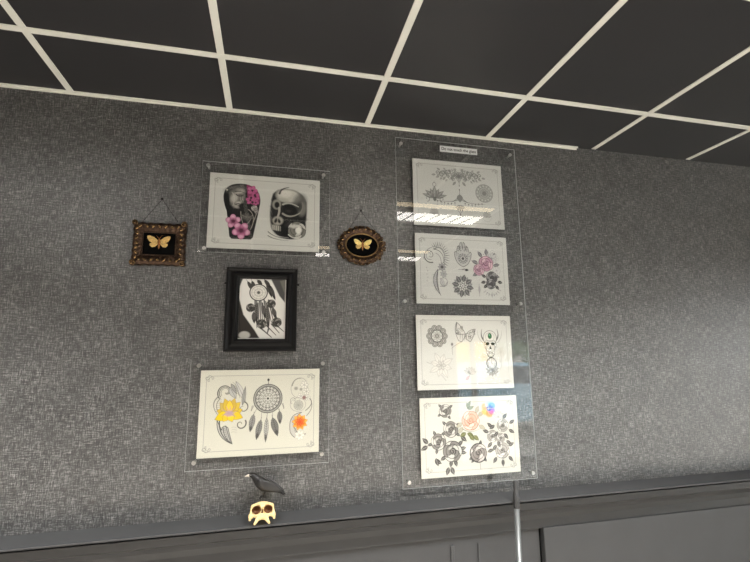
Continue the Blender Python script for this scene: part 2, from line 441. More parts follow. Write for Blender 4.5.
def art_face_and_skull(c):
    border(c)
    cof = np.vstack([bez((66, 150), (52, 118), (52, 90)), bez((52, 90), (56, 44), (104, 38)), bez((104, 38), (150, 32), (176, 60)),
                     bez((176, 60), (194, 88), (188, 120)), [(182, 160), (166, 250), (158, 259), (88, 259), (80, 250)]])
    c.poly(cof, '131313')
    c.ell(98, 60, 40, 16, '4a4a48', .8, -.25, soft=10)
    c.poly(np.vstack([bez((72, 78), (88, 52), (124, 56)), bez((124, 56), (138, 84), (126, 108)), [(118, 116), (104, 134), (92, 138), (78, 124)]]), '6b6964', .95, soft=6)
    c.ell(92, 98, 13, 18, 'b9b6ae', .9, .3, soft=9); c.ell(116, 66, 15, 7, '9b9890', .8, .1, soft=6)
    c.ell(100, 130, 11, 6, 'a8a59d', .85, .5, soft=5); c.ell(119, 101, 5, 12, 'aaa79f', .8, -.3, soft=4)
    c.line(bez((84, 76), (98, 92), (88, 128)), 5, 'cfccc4', .45, 3); c.ell(108, 116, 9, 6, 'c5c2b9', .8, -.3, soft=4); c.ell(108, 74, 14, 5, 'bab7ae', .8, -.15, soft=4)
    c.line(bez((98, 82), (112, 94), (126, 82)), 3, '0d0d0d'); c.line(bez((94, 72), (112, 66), (128, 74)), 2.4, '1a1a1a')
    c.line(bez((98, 124), (104, 116), (114, 120)), 3, '141414'); c.line(bez((118, 84), (116, 102), (124, 110)), 2, '1b1b1b')
    c.line(bez((62, 74), (78, 46), (128, 46)), 1.6, '8a8780', .6); c.ell(64, 66, 3, 3, 'd8d4c8', .9)
    c.poly(np.vstack([bez((136, 40), (168, 44), (178, 66)), bez((178, 66), (192, 90), (184, 116)), [(166, 122), (148, 112), (140, 84)]]), '8f3a66', .95, soft=3)
    for x, y, r, a in ((158, 62, 19, 0), (170, 86, 17, .5), (152, 102, 17, .9), (172, 110, 12, .2)): flower5(c, x, y, r, 'bd5f8e', '7d2f57', '3a0d24', a)
    for x, y in ((154, 92), (168, 80), (160, 110)): c.ell(x, y, 4.5, 5, '2c0818', 1, soft=2)
    for x, y, r in ((168, 134, 13), (176, 148, 8)): rose(c, x, y, r, 'dcd8d0', 'a8a49c', '4a4a48', 3)
    for p in (bez((118, 150), (120, 190), (134, 204)), bez((134, 204), (150, 196), (158, 172)), bez((146, 140), (176, 160), (160, 214)), bez((124, 164), (146, 178), (162, 162)), bez((176, 156), (166, 190), (156, 220))):
        c.line(p, 2.4, 'b3afa5', .9, 1.2)
    c.ell(140, 170, 16, 14, '5c5a54', .6, 0, soft=8)
    flower5(c, 92, 190, 27, 'c47fa0', '6f3552', '481230', -.4); flower5(c, 122, 225, 33, 'b96d92', '6f3552', '481230', .3)
    for fx, fy, fr, fa in ((92, 190, 27, -.4), (122, 225, 33, .3)):
        for q in range(5):
            a = fa + q * 2 * PI / 5; c.ell(fx + .72 * fr * math.cos(a), fy + .72 * fr * math.sin(a), fr * .18, fr * .26, 'e2b3c8', .8, a, soft=4)
        c.ell(fx, fy, fr * .4, fr * .34, '5a1638', .75, 0, soft=7)
    k = np.vstack([bez((236, 70), (262, 40), (300, 46)), bez((300, 46), (350, 48), (368, 96)), bez((368, 96), (372, 140), (366, 180)),
                   bez((366, 180), (372, 236), (318, 250)), bez((318, 250), (262, 256), (236, 214)), bez((236, 214), (218, 160), (236, 70))])
    c.poly(k, '1b1b1b', 1, soft=5)
    c.ell(296, 74, 46, 27, 'c9c7be', 1, .05, soft=9); c.ell(286, 66, 22, 14, 'dedcd4', .9, 0, soft=8)
    c.ell(342, 96, 26, 34, '6d6c68', .8, .3, soft=14); c.ell(352, 128, 15, 26, '8d8b85', .7, .2, soft=9); c.ell(340, 118, 13, 18, '2a2a29', .8, .2, soft=8)
    c.ell(276, 92, 20, 8, 'b5b3aa', .9, .15, soft=6); c.line(bez((262, 66), (266, 44), (298, 38)), 8, '0f0f0f', .9, 2); c.line(bez((232, 96), (238, 62), (258, 50)), 5, '3a3a38', .7, 1)
    c.ell(252, 112, 17, 20, '9c9a91', .95, .1, soft=5); c.ell(253, 114, 9.5, 13, '0b0b0b', 1, 0, soft=3)
    c.line(bez((276, 110), (300, 96), (336, 116)), 8, 'b2b0a7', .95, 4)
    c.ell(304, 130, 27, 21, '070707', 1, .2, soft=5); c.ell(298, 136, 10, 6, '3a3937', .6, 0, soft=5)
    c.line(bez((276, 148), (306, 170), (344, 140)), 8, 'a3a197', .95, 4); c.line(bez((344, 140), (358, 118), (350, 96)), 5, '8b8981', .85, 2)
    c.line(bez((262, 126), (264, 146), (256, 164)), 9, 'b3b1a8', .95, 7); c.ell(258, 178, 20, 18, 'a5a39a', .95, 0, soft=5)
    c.ell(250, 178, 5.5, 10, '0b0b0b', 1, .3, soft=2); c.ell(263, 179, 5, 9, '0b0b0b', 1, -.3, soft=2)
    c.ell(252, 206, 20, 12, '85837b', .85, .3, soft=5)
    for i in range(5): c.line([(240 + i * 7, 198 + i), (241 + i * 7, 214 + i)], 3.8, 'c4c1b7', .9); c.line([(243.5 + i * 7, 198 + i), (244 + i * 7, 214 + i)], 1.6, '161616', .9)
    c.ell(286, 212, 18, 26, '090909', .9, 0, soft=8); c.ell(330, 174, 34, 9, '090909', .85, -.2, soft=7); c.ell(300, 190, 16, 10, '3b3836', .6, -.5, soft=6)
    rose(c, 332, 212, 38, 'c5c3bb', '7d7b74', '1a1a1a', 5, '1f1f1f')
    c.ell(338, 212, 12, 14, 'e9e7df', .95, .3, soft=5); c.ell(318, 196, 12, 6, 'd9d7cf', .8, -.5, soft=4); c.line(bez((300, 232), (318, 250), (350, 246)), 5, 'd9d7cf', .9, 2)
    for i in range(4): c.line(bez((222, 216 + i * 8), (246, 244 + i * 4), (300, 244 + i * 4)), 3.4, '4a4a47' if i % 2 else 'd3d0c7', .9, 1)
    for i in range(6): c.line(bez((226 + i, 120 + i * 14), (232 + i, 126 + i * 14), (236, 140 + i * 14)), 3, '8d8b85' if i % 2 else '5a5957', .6, 1)

def paisley(c, pts, ink, w): c.line(pts, w, ink, .95, w * .4)

def art_lotus_dreamcatcher(c):
    border(c)
    D, G = '3a3837', '7c7975'
    for q in (0, 6, 12): c.line(spiral((88, 76), 31 - q, 4, 2.4, 8.6 - q * .1), 4.2 - q * .22, D, .95, 1.2)
    c.line(bez((62, 92), (34, 116), (62, 152)), 4.5, G, .9, 2); c.line(bez((70, 98), (48, 118), (66, 146)), 2, D, .9)
    for i in range(7): c.line(bez((58 - i * .5, 100 + i * 7), (66, 106 + i * 6), (74, 102 + i * 7)), 1.2, G, .8)
    leaf(c, 100, 60, 1.05, 46, 22, 'b9b7b2', D, D); leaf(c, 104, 48, 1.05, 40, 12, '9b9994', D)
    leaf(c, 120, 40, 1.1, 80, 20, 'c9c6c0', G, D); leaf(c, 146, 124, -1.45, 66, 12, 'a5a39e', D, D)
    c.line(spiral((148, 132), 20, 3, -1.3, 5), 4, D, .9, 1.2); c.line(spiral((142, 188), 20, 2, -.6, 6.4), 5, D, .9, 1.4)
    for y in range(5): c.line(bez((110 + y * 3, 44 + y * 9), (122 + y * 3, 52 + y * 8), (128 + y * 2, 66 + y * 8)), 1.1, D, .8)
    low = np.vstack([bez((62, 172), (60, 232), (116, 254)), bez((116, 254), (104, 216), (100, 200)), bez((100, 200), (84, 184), (78, 206))])
    c.poly(low, 'b7b4ae', .9, edge=D, ew=2.2)
    c.line(bez((70, 176), (70, 226), (112, 252)), 4, D, .95, 2); c.line(bez((84, 200), (86, 232), (112, 250)), 2.2, D, .9); c.line(bez((92, 192), (100, 220), (110, 246)), 2, D)
    for i in range(6): c.line(bez((76 + i * 4, 198 + i * 8), (84 + i * 3, 196 + i * 7), (92 + i * 2, 204 + i * 7)), 1.2, D, .8)
    for i in range(3): c.line(bez((112, 200 + i * 8), (120, 194 + i * 8), (130, 202 + i * 8)), 1.2, G, .6)
    for a, ln, wd, f in ((-2.9, 44, 30, 'd6b23c'), (-.25, 46, 30, 'dabb30'), (-2.3, 50, 30, 'cbb05c'), (-.8, 52, 30, 'd9bb40'), (-1.9, 54, 28, 'd8b83c'), (-1.25, 54, 28, 'd0ae46'), (-1.57, 46, 24, 'f4cc3a'), (2.75, 52, 32, 'e0c400'), (.35, 50, 30, 'dfc220'), (2.2, 34, 24, 'f0c832'), (1.2, 32, 24, 'f4cf24')):
        leaf(c, 102, 150, a, ln, wd, f, '9c7f3a')
    for a in (-2.6, -2, -1.4, -.8, -.2, 2.9, .5): c.line([(102, 150), (102 + 26 * math.cos(a), 150 + 26 * math.sin(a))], 5, 'b592a5', .75, 1.5)
    c.ell(102, 152, 15, 9, 'b79bb0', .85, 0, soft=5)
    x, y, r = 234, 103, 50
    c.ell(x, y, r, r, 'c7c4ba', .9); c.ring(x, y, r, r, 3, D); c.ring(x, y, r - 7, r - 7, 2.4, D); c.ring(x, y, r - 4, r - 4, 2, G)
    for q, n, rr in ((36, 18, 4.4), (26, 14, 4), (12, 8, 3.4)):
        c.ring(x, y, q + 6, q + 6, 1.6, D)
        for k in range(n):
            a = 2 * PI * k / n; c.ell(x + q * math.cos(a), y + q * math.sin(a), rr, rr * .8, D, .9, a); c.ell(x + q * math.cos(a), y + q * math.sin(a), rr * .4, rr * .4, 'ddd9cd', 1)
    c.ell(x, y, 4, 4, D); c.line([(x, 53), (x, 40)], 2, D); c.ell(x, 37, 4, 5, D)
    for fx, fy, a, ln, wd, f in ((186, 156, 1.75, 62, 19, '9b9893'), (212, 176, 1.78, 70, 20, '8b8984'), (232, 170, 1.6, 84, 15, 'bebbb4'), (252, 170, 1.28, 68, 24, '7a7873'), (276, 148, 1.5, 46, 17, '84827d')):
        feather(c, fx, fy, a, ln, wd, f, '3a3937')
    for p in (((196, 138), (186, 156)), ((214, 148), (212, 176)), ((234, 152), (232, 170)), ((252, 148), (252, 170)), ((270, 138), (276, 148)), ((188, 122), (178, 142)), ((282, 118), (292, 138))): c.line(p, 1.6, G)
    for i in range(4): c.ell(180 - i, 128 + i * 5, 2, 2, G); c.ell(288 + i, 124 + i * 5, 2, 2, G)
    L = '9d9a92'
    c.ring(346, 68, 30, 36, 1.8, L, 1, .2); c.line(bez((320, 60), (326, 32), (352, 34)), 3, '6f6d68', .9, 1.5)
    c.ell(334, 70, 7, 6, '8a8780', .8, soft=3); c.ell(352, 74, 5, 5, '8a8780', .8, soft=2)
    for k, (fx, fy, fr) in enumerate(((364, 58, 14), (372, 82, 12), (352, 98, 11), (376, 104, 10))): petal_ring(c, fx, fy, 2, 6, fr, fr * .6, 'e3dfd2', L, k)
    petal_ring(c, 364, 104, 1, 6, 7, 4, '9b7b76', '7e5a58')
    c.ring(342, 128, 28, 24, 1.6, L); c.line(spiral((326, 112), 14, 2, 2, 8), 1.8, '85827b'); mandala(c, 344, 130, 17, L, 1)
    c.line(bez((370, 150), (402, 128), (386, 108)), 3, '6f6d68', .9); c.line(bez((386, 108), (404, 140), (374, 168)), 2.4, '6f6d68', .9)
    cr = np.vstack([bez((356, 156), (304, 160), (316, 224)), bez((316, 224), (336, 262), (372, 232)), bez((372, 232), (338, 236), (330, 204)), bez((330, 204), (326, 172), (356, 156))])
    c.poly(cr, 'c4c1b9', .9, edge='5a5854', ew=2)
    for i in range(6): c.ring(324 + i * 3, 178 + i * 10, 5, 4, 1.2, '5a5854', .8)
    petal_ring(c, 350, 236, 3, 7, 16, 10, 'e8e4d6', 'b5b2a6')
    for n, rr, f, e in ((9, 27, 'f3b24a', 'd58632'), (8, 20, 'ee8a35', 'c96a28'), (7, 13, 'e56a28', 'b54a1c')): petal_ring(c, 350, 190, 2, n, rr, rr * .6, f, e, rr)
    c.ell(350, 190, 6, 6, 'd9531e', 1, soft=3)

def scroll_pair(c, x, y, s, ink, w=1.4):
    for m in (-1, 1):
        for cx, cy, r, a in ((22, 0, 14, PI), (48, 6, 17, 2.4), (78, 0, 18, PI), (100, -6, 11, 1.5), (60, -14, 9, 0), (32, 16, 9, 3)):
            p = spiral((0, 0), r, 1.5, a, a + 8, 28); c.line([(x + m * s * (cx + u), y + s * (cy + v)) for u, v in p], w, ink, .85)
        for cx, cy, a in ((38, -10, -1), (64, 14, .8), (92, 8, .6), (88, -18, -.6), (18, -16, -1.4), (110, 4, 0.1)):
            ln = 16 * s
            leaf(c, x + m * s * cx, y + s * cy, a if m > 0 else PI - a, ln, ln * .5, 'a5a5a2', ink)

def art_ornaments(c):
    border(c)
    G = '6e6e6c'
    scroll_pair(c, 213, 62, 1., G, 3.2); scroll_pair(c, 213, 52, .7, '858583', 2.6); scroll_pair(c, 213, 72, .85, '8d8d8b', 2.4)
    c.ring(213, 66, 14, 18, 2, G); leaf(c, 213, 50, PI / 2, 46, 24, 'b5b5b2', G, G); petal_ring(c, 213, 66, 2, 8, 10, 5, '8d8d8b', G)
    for m in (-1, 1): leaf(c, 213 + m * 16, 92, PI / 2 - m * .7, 22, 9, '9a9a98', G)
    c.line([(213, 96), (213, 108)], 1.6, G); c.ell(213, 110, 2.5, 2.5, G)
    for k, (a, ln, wd) in enumerate(((-.25, 56, 16), (PI + .25, 56, 16), (-.65, 52, 17), (PI + .65, 52, 17), (-1.1, 44, 17), (PI + 1.1, 44, 17), (-PI / 2, 52, 20))):
        leaf(c, 97, 172, a, ln, wd, '8f8f8c', '4f4f4d', 'd0d0cc')
    c.ring(97, 112, 8, 9, 1.8, G); c.line([(97, 104), (97, 96)], 1.5, G); leaf(c, 97, 170, PI / 2, 18, 14, '777775', '4f4f4d')
    for m in (-1, 1): c.line(spiral((97 + m * 34, 178), 13, 2, PI / 2, PI / 2 + m * 6), 2, '5f5f5d')
    mandala(c, 331, 136, 41, '757572', 1.5, .9, 14); c.ell(331, 136, 12, 12, '8d8d8a', .7, soft=3)
    for m in (-1, 1):
        c.line(bez((213, 168), (236, 192), (330, 188)), 3, '6b6b69', .95, 1) if m > 0 else c.line(bez((213, 168), (190, 192), (100, 182)), 3, '6b6b69', .95, 1)
        for i in range(6): c.ell(213 + m * (24 + i * 16), 190 + 4 * math.sin(i * .9), 3.4, 3.4, '7d7d7a', .9); c.line([(213 + m * (24 + i * 16), 192), (213 + m * (24 + i * 16), 200 + 3 * (i % 2))], 1.2, G, .8)
        c.line(bez((213, 150), (213 + m * 10, 172), (213 + m * 34, 184)), 2.4, '5b5b59')
    c.line([(213, 128), (213, 172)], 2, G); c.ell(213, 128, 2.5, 4, G); leaf(c, 213, 150, PI / 2, 34, 26, '8a8a87', '5b5b59')
    for i in range(5): leaf(c, 213, 200, PI / 2 + (i - 2) * .55, 26, 9, 'a2a29f', G)
    c.ring(213, 222, 9, 11, 1.6, G); c.ell(213, 240, 3, 5, G)
    for x in (92, 338):
        for k in range(7): leaf(c, x, 246, -PI / 2 + (k - 3) * .42, 30 - abs(k - 3) * 3, 8, 'b3b3b0', '8c8c89')
        c.ring(x, 244, 20, 22, 1.3, '98989a', .7)

def art_hamsa_roses(c):
    border(c)
    D, G = '3f3f40', '77777a'
    c.line(spiral((64, 94), 32, 4, 1.2, 8.6), 4.4, D, .9, 1.4); c.line(spiral((62, 92), 22, 4, 1.2, 6), 2, G)
    c.line(bez((36, 108), (44, 58), (96, 54)), 3, G, .9, 2)
    for i in range(16):
        a = -2.2 + i * .19; c.line([(102 + 34 * math.cos(a), 98 + 48 * math.sin(a)), (102 + 50 * math.cos(a), 98 + 64 * math.sin(a))], 3.2, D if i % 2 else G, .9, 1)
        c.ell(102 + 28 * math.cos(a), 98 + 40 * math.sin(a), 4, 3, G, .8, a)
    c.line(bez((80, 66), (134, 70), (124, 140)), 3, D, .9, 1.4); c.line(bez((90, 84), (118, 92), (112, 140)), 2, G)
    petal_ring(c, 116, 142, 2, 8, 17, 9, 'a5a5a6', G); petal_ring(c, 122, 172, 2, 7, 14, 8, 'b5b5b6', G)
    c.ell(116, 142, 6, 6, D, .8, soft=2)
    c.poly(np.vstack([bez((98, 152), (50, 200), (102, 256)), bez((102, 256), (88, 208), (98, 152))]), 'b9b9ba', .9, edge=D, ew=2)
    for i in range(9): c.line(bez((86 - i * .6, 172 + i * 8), (78, 178 + i * 8), (74 + i * 2.4, 176 + i * 8)), 1.3, D, .85)
    c.line(bez((98, 156), (78, 206), (106, 262)), 3, D, .95, 2)
    c.ring(122, 206, 16, 18, 1.6, G); leaf(c, 108, 190, 1.2, 40, 16, 'c5c5c6', G, G); c.line(bez((104, 224), (128, 228), (136, 206)), 2, G)
    for i in range(5): c.ell(48 + 4 * (i % 2), 146 + i * 14, 2.2, 2.2, G, .6)
    # hamsa hand
    ha = np.vstack([[(178, 72), (184, 76)], bez((184, 76), (186, 60), (190, 50)), [(196, 46), (198, 66), (201, 36), (208, 30), (212, 62), (216, 30), (223, 36), (226, 66), (229, 46), (236, 52)],
                    bez((236, 52), (240, 66), (242, 78)), [(248, 72), (252, 78)], bez((252, 78), (248, 126), (212, 138)), bez((212, 138), (176, 126), (174, 78))])
    c.poly(ha, 'c0c0bf', .95, edge=D, ew=2)
    for x in (192, 204, 220, 232):
        for i in range(3): c.ell(x, 52 + i * 8, 3, 2.4, '6d6d6e', .9)
    c.ring(212, 102, 22, 20, 1.6, G); c.ring(212, 102, 14, 12, 2, D); c.ell(212, 102, 6, 6, '5a5a5b'); petal_ring(c, 212, 102, 15, 12, 7, 4, '8b8b8c', G)
    for m in (-1, 1): c.line(spiral((212 + m * 26, 86), 9, 1, 0, m * 6), 1.6, G)
    c.line([(190, 150), (222, 151)], 1.8, G); leaf(c, 218, 151, 0, 18, 9, D, D); c.line([(206, 150), (218, 146)], 2, D)
    for k in range(8):
        a = 2 * PI * k / 8 + .2
        leaf(c, 206 + 18 * math.cos(a), 220 + 18 * math.sin(a), a, 31, 20, '6a6a6b', '2f2f30', 'c8c8c8')
        leaf(c, 206 + 24 * math.cos(a + .39), 220 + 24 * math.sin(a + .39), a + .39, 20, 12, 'a2a2a3', '3f3f40')
        c.ring(206 + 15 * math.cos(a), 220 + 15 * math.sin(a), 6, 4.5, 1.6, D, 1, a)
    c.ell(206, 220, 9, 9, 'dcdcdb', 1, 0, edge=D, ew=2); c.ell(206, 220, 3, 3, D)
    # roses right
    for a, x, y in ((-2.2, 300, 92), (-1.6, 322, 84), (-.9, 344, 96), (-2.8, 280, 120), (-.2, 352, 128), (2.6, 280, 160), (.4, 350, 168)): 
        leaf(c, x, y, a, 30, 15, '76767a', '46464a', 'c0c0c0')
    for k in range(6): c.line(spiral((330 + 8 * k, 70 + (k % 3) * 14), 12, 2, k, k + 6), 1.3, '9a9a9c', .8)
    petal_ring(c, 346, 96, 2, 9, 26, 13, 'c7c7c6', '909092'); petal_ring(c, 366, 150, 2, 8, 18, 9, 'd5d5d4', 'a5a5a7')
    rose(c, 318, 120, 36, 'dcb9c4', 'c095a8', '6a4458', 11, '5d4252'); rose(c, 284, 148, 27, 'd9b6c2', 'c09aac', '6a4458', 12, '5d4252')
    rose(c, 342, 180, 28, '9a9a9c', '5c5c5e', '1f1f20', 13); rose(c, 336, 208, 24, 'a5a5a6', '66666a', '252526', 14)
    rleaves(c, 340, 192, 36, (.2, .9, 2.4, 2.9, 3.6), '3c3c3e', '1c1c1d')
    for k in range(8):
        a = .4 + k * .3; c.line([(338 + 34 * math.cos(a), 220 + 30 * math.sin(a)), (338 + 46 * math.cos(a), 220 + 42 * math.sin(a))], 2, '8d8d90')
    c.ring(340, 244, 22, 12, 1.4, '8d8d90', 1, 0, 0, PI); c.line([(340, 244), (340, 266)], 1.5, '8d8d90')
    c.line([(281, 210), (281, 262)], 1.6, '8d8d90'); leaf(c, 281, 218, PI / 2, 34, 8, 'b0b0b0', '8d8d90')
    for x, y in ((270, 112), (264, 132), (372, 118), (376, 176), (310, 80)): c.ell(x, y, 2, 2, '6d6d70')

def art_skull_rosette(c):
    border(c)
    D, G = '4d4b48', '8d8a84'
    for k in range(10):
        a = 2 * PI * k / 10; c.ell(88 + 34 * math.cos(a), 85 + 34 * math.sin(a), 11, 11, 'b5b2ab', 1, 0, edge=D, ew=2.2)
        c.ring(88 + 34 * math.cos(a), 85 + 34 * math.sin(a), 5.5, 5.5, 2.2, D)
    c.ring(88, 85, 24, 24, 3, D); petal_ring(c, 88, 85, 3, 8, 18, 9, 'c5c2bb', D); c.ring(88, 85, 8, 8, 2, D)
    # butterfly built of script strokes
    for m, bx in ((1, 0),):
        w1 = np.vstack([bez((182, 104), (158, 60), (176, 28)), bez((176, 28), (206, 54), (214, 82)), [(196, 108)]])
        w2 = np.vstack([bez((214, 82), (226, 58), (258, 56)), bez((258, 56), (250, 92), (232, 108)), [(214, 96)]])
        for w in (w1, w2):
            c.poly(w, 'cfccc4', .9, edge=D, ew=2)
            cx, cy = w.mean(0)
            for i in range(7): c.ring(cx + 12 * math.cos(i * 2.2), cy + 14 * math.sin(i * 1.7), 5, 4, 1.6, D, .9, i)
        c.line([(176, 30), (172, 60), (186, 70)], 4, D, .9, 1.4); c.line(bez((172, 74), (206, 84), (254, 64)), 3, D, .9, 1.4)
        for i in range(6): c.line([(190 + i * 9, 76 + i * 2), (188 + i * 10, 100 + i)], 2.6, D, .8, 1)
    c.line(bez((196, 108), (170, 118), (150, 134)), 1.8, G); c.ell(152, 118, 5, 6, '6d6a66', .9, soft=2); c.line([(152, 124), (152, 160)], 1.6, G)
    # faint lily
    L = '9c9992'
    for k in range(8):
        a = 2 * PI * k / 8 + .3
        leaf(c, 102 + 8 * math.cos(a), 202 + 8 * math.sin(a), a, 48 if k % 2 else 38, 22, 'd8d5cd', L, L)
    petal_ring(c, 102, 202, 2, 6, 20, 10, 'c8c5bd', '8b8881'); c.line([(102, 240), (120, 262)], 1.4, L); c.line([(60, 196), (40, 188)], 1.4, L)
    for k in range(6):
        leaf(c, 226, 238, -2.6 + k * .45, 30, 11, 'd5d0c8', '8b8881', '8b8881')
    c.line([(226, 238), (214, 262)], 1.6, G); leaf(c, 222, 246, 2.4, 22, 8, 'd5b2b2', '9a7a7a'); c.ell(220, 230, 5, 5, '8d8a84', .8, soft=2)
    # horned skull with a green gem
    for m in (-1, 1):
        c.line(bez((322 + m * 24, 104), (322 + m * 46, 88), (322 + m * 34, 56)), 8, '55534f', .95, 1.5)
        c.line(bez((322 + m * 34, 112), (322 + m * 58, 90), (322 + m * 54, 62)), 2.6, G, .9, 1)
    c.ell(322, 92, 30, 30, 'd6d3ca', 1, 0, edge='6f6d68', ew=2.2); c.poly([(300, 104), (344, 104), (338, 160), (330, 172), (314, 172), (306, 160)], 'cfccc3', 1, edge='6f6d68', ew=1.6)
    c.ell(322, 84, 8, 11, '2f6b45', 1, 0, edge='25402f', ew=2); c.ell(320, 80, 3, 4, '7fb48e', .9)
    c.ring(322, 88, 20, 18, 1.4, G)
    for m in (-1, 1): c.ell(322 + m * 12, 116, 8.5, 6.5, '26231f', 1, m * .25); c.line(bez((322 + m * 26, 110), (322 + m * 28, 132), (322 + m * 16, 146)), 4, '7a7771', .9, 2)
    c.poly([(322, 124), (316, 138), (328, 138)], '35322d')
    for i in range(7): c.line([(311 + i * 3.6, 148), (311 + i * 3.6, 158)], 1.6, '5b5954')
    c.line(bez((306, 160), (322, 182), (338, 160)), 3.4, '4b4945')
    c.ell(324, 196, 22, 22, 'd9d5cb', 1, 0, edge='5a5854', ew=4); c.ring(324, 196, 15, 15, 1.6, G)
    for i in range(12):
        a = i * PI / 6; c.line([(324 + 16 * math.cos(a), 196 + 16 * math.sin(a)), (324 + 19 * math.cos(a), 196 + 19 * math.sin(a))], 1.4, D)
    c.line([(324, 196), (324, 184)], 1.6, D); c.line([(324, 196), (332, 200)], 1.6, D)
    for k in range(7): leaf(c, 326, 220, -.1 + k * .55, 30, 13, 'b0ada6', '6f6d68', '6f6d68')
    c.ell(326, 226, 9, 7, '7a7771', .8, soft=3); c.line([(326, 240), (326, 262)], 1.6, G)
    for m, y in ((1, 130), (1, 160), (1, 184)): c.line(bez((350, y), (384, y + 4), (362, y + 34)), 1.6, 'a3a098'); 
    petal_ring(c, 368, 150, 2, 6, 20, 11, 'd2cfc6', 'a3a098'); petal_ring(c, 292, 170, 2, 6, 14, 8, 'd2cfc6', 'a3a098')

def art_roses(c):
    border(c)
    sets = ((106, 51, 27, (-.6, -2.4, 2.6, 1.0), 21), (126, 122, 33, (-.5, -2.4, 2.7, .6), 22), (73, 166, 33, (2.9, -2.0, 1.8), 23), (130, 204, 42, (-.7, .15, 2.6, 1.75, 1.3, -.2), 24))
    for x, y, r, an, s in sets:
        rleaves(c, x, y, r, an, '5b5855', '2c2a29', .6); rose(c, x, y, r, 'd0cdc4', '86827c', '2b2826', s, '2a2725')
    for x, y, a in ((56, 232, .5), (60, 226, 1.25), (168, 150, .7), (122, 262, 1.2), (112, 262, 1.9), (28, 180, 2.7), (30, 170, -2.4)):
        leaf(c, x, y, a, 30, 16, '55524f', '2c2a29', 'b5b2ac')
    # peach rose with green leaves
    for x, y, a, l in ((200, 46, -1.1, 34), (204, 48, -.4, 26), (206, 44, -1.9, 22)): leaf(c, x, y, a, l, 12, '9aa08a', '5f6655', '5f6655')
    for x, y, a in ((176, 100, 2.6), (178, 116, 2.3), (246, 76, -.6), (248, 112, .5), (236, 64, -1.1)): leaf(c, x, y, a, 30, 15, 'b9b3a0', '8a8474')
    rose(c, 212, 92, 40, 'ecd3c4', 'dbb6a2', 'a8705a', 31, 'a87c66'); c.ell(218, 84, 18, 13, 'e5a88e', .5, 0, soft=10)
    c.line(bez((176, 122), (212, 146), (256, 122)), 3, '7f7664', .8, 1)
    for x, y, a in ((196, 140, .4), (206, 146, .9), (222, 150, .7), (190, 138, 2.7)): leaf(c, x, y, a, 28, 16, '76784a', '454a2c', 'a5a882')
    # bottom rose
    rleaves(c, 240, 215, 37, (-1.3, 2.3, 2.6, .8), '3c3937', '242221', .5); rose(c, 240, 215, 38, 'cdc5be', '8a827c', '2b2725', 33, '2b2725')
    c.ring(240, 216, 36, 35, 4.5, '2f2b29', .9, 0, .6, 4.4); c.line([(244, 252), (246, 278)], 1.6, '77736d')
    # colour splash
    for x, y, r, col in ((280, 58, 17, 'f0c060'), (278, 40, 15, 'efa66c'), (296, 68, 16, 'ee9c5c'), (302, 56, 14, 'e57f98'), (292, 32, 13, 'a9cfdc'), (308, 38, 16, '5fa5d6'), (300, 48, 13, '3b62b5'), (312, 56, 10, '8f6bc0'), (292, 50, 9, '3d4f9c'), (306, 64, 8, 'd55c9a')):
        c.ell(x, y, r, r * .9, col, .85, 0, soft=6)
    for i in range(9): c.line(bez((292, 48), (292 + 14 * math.cos(i), 48 + 14 * math.sin(i)), (292 + 24 * math.cos(i * .7), 48 + 24 * math.sin(i * .7))), 2, ('f6e2b0', '4a5fae', 'c9e2ea')[i % 3], .6, .6)
    # right spray
    for k in range(5): leaf(c, 336, 84, -2.6 + k * .5, 26, 14, 'd2cfc8', '8b8781', '8b8781')
    S = ((352, 116, 27, 41), (304, 156, 25, 42), (340, 164, 20, 45), (344, 212, 33, 43))
    for x, y, r, s in S: rose(c, x, y, r, 'dad7d0', 'aaa69f', '4a4643', s, '55514d'); c.ell(x, y, r * .16, r * .14, '4a4643', .8, 0, soft=2)
    for x, y, a in ((304, 122, -2.4), (316, 114, 2.6), (382, 110, -.5), (378, 134, .5), (356, 148, .9), (330, 140, 2.4), (288, 140, -2.8), (364, 176, .6), (372, 196, -.4), (304, 206, 2.8), (318, 190, 2.2), (370, 236, .8), (344, 246, 1.57), (318, 236, 2.2), (300, 180, 2.4), (354, 90, -.8), (326, 176, 1.2)):
        leaf(c, x, y, a, 27, 13, '5a5754', '33302e', 'a5a29d')

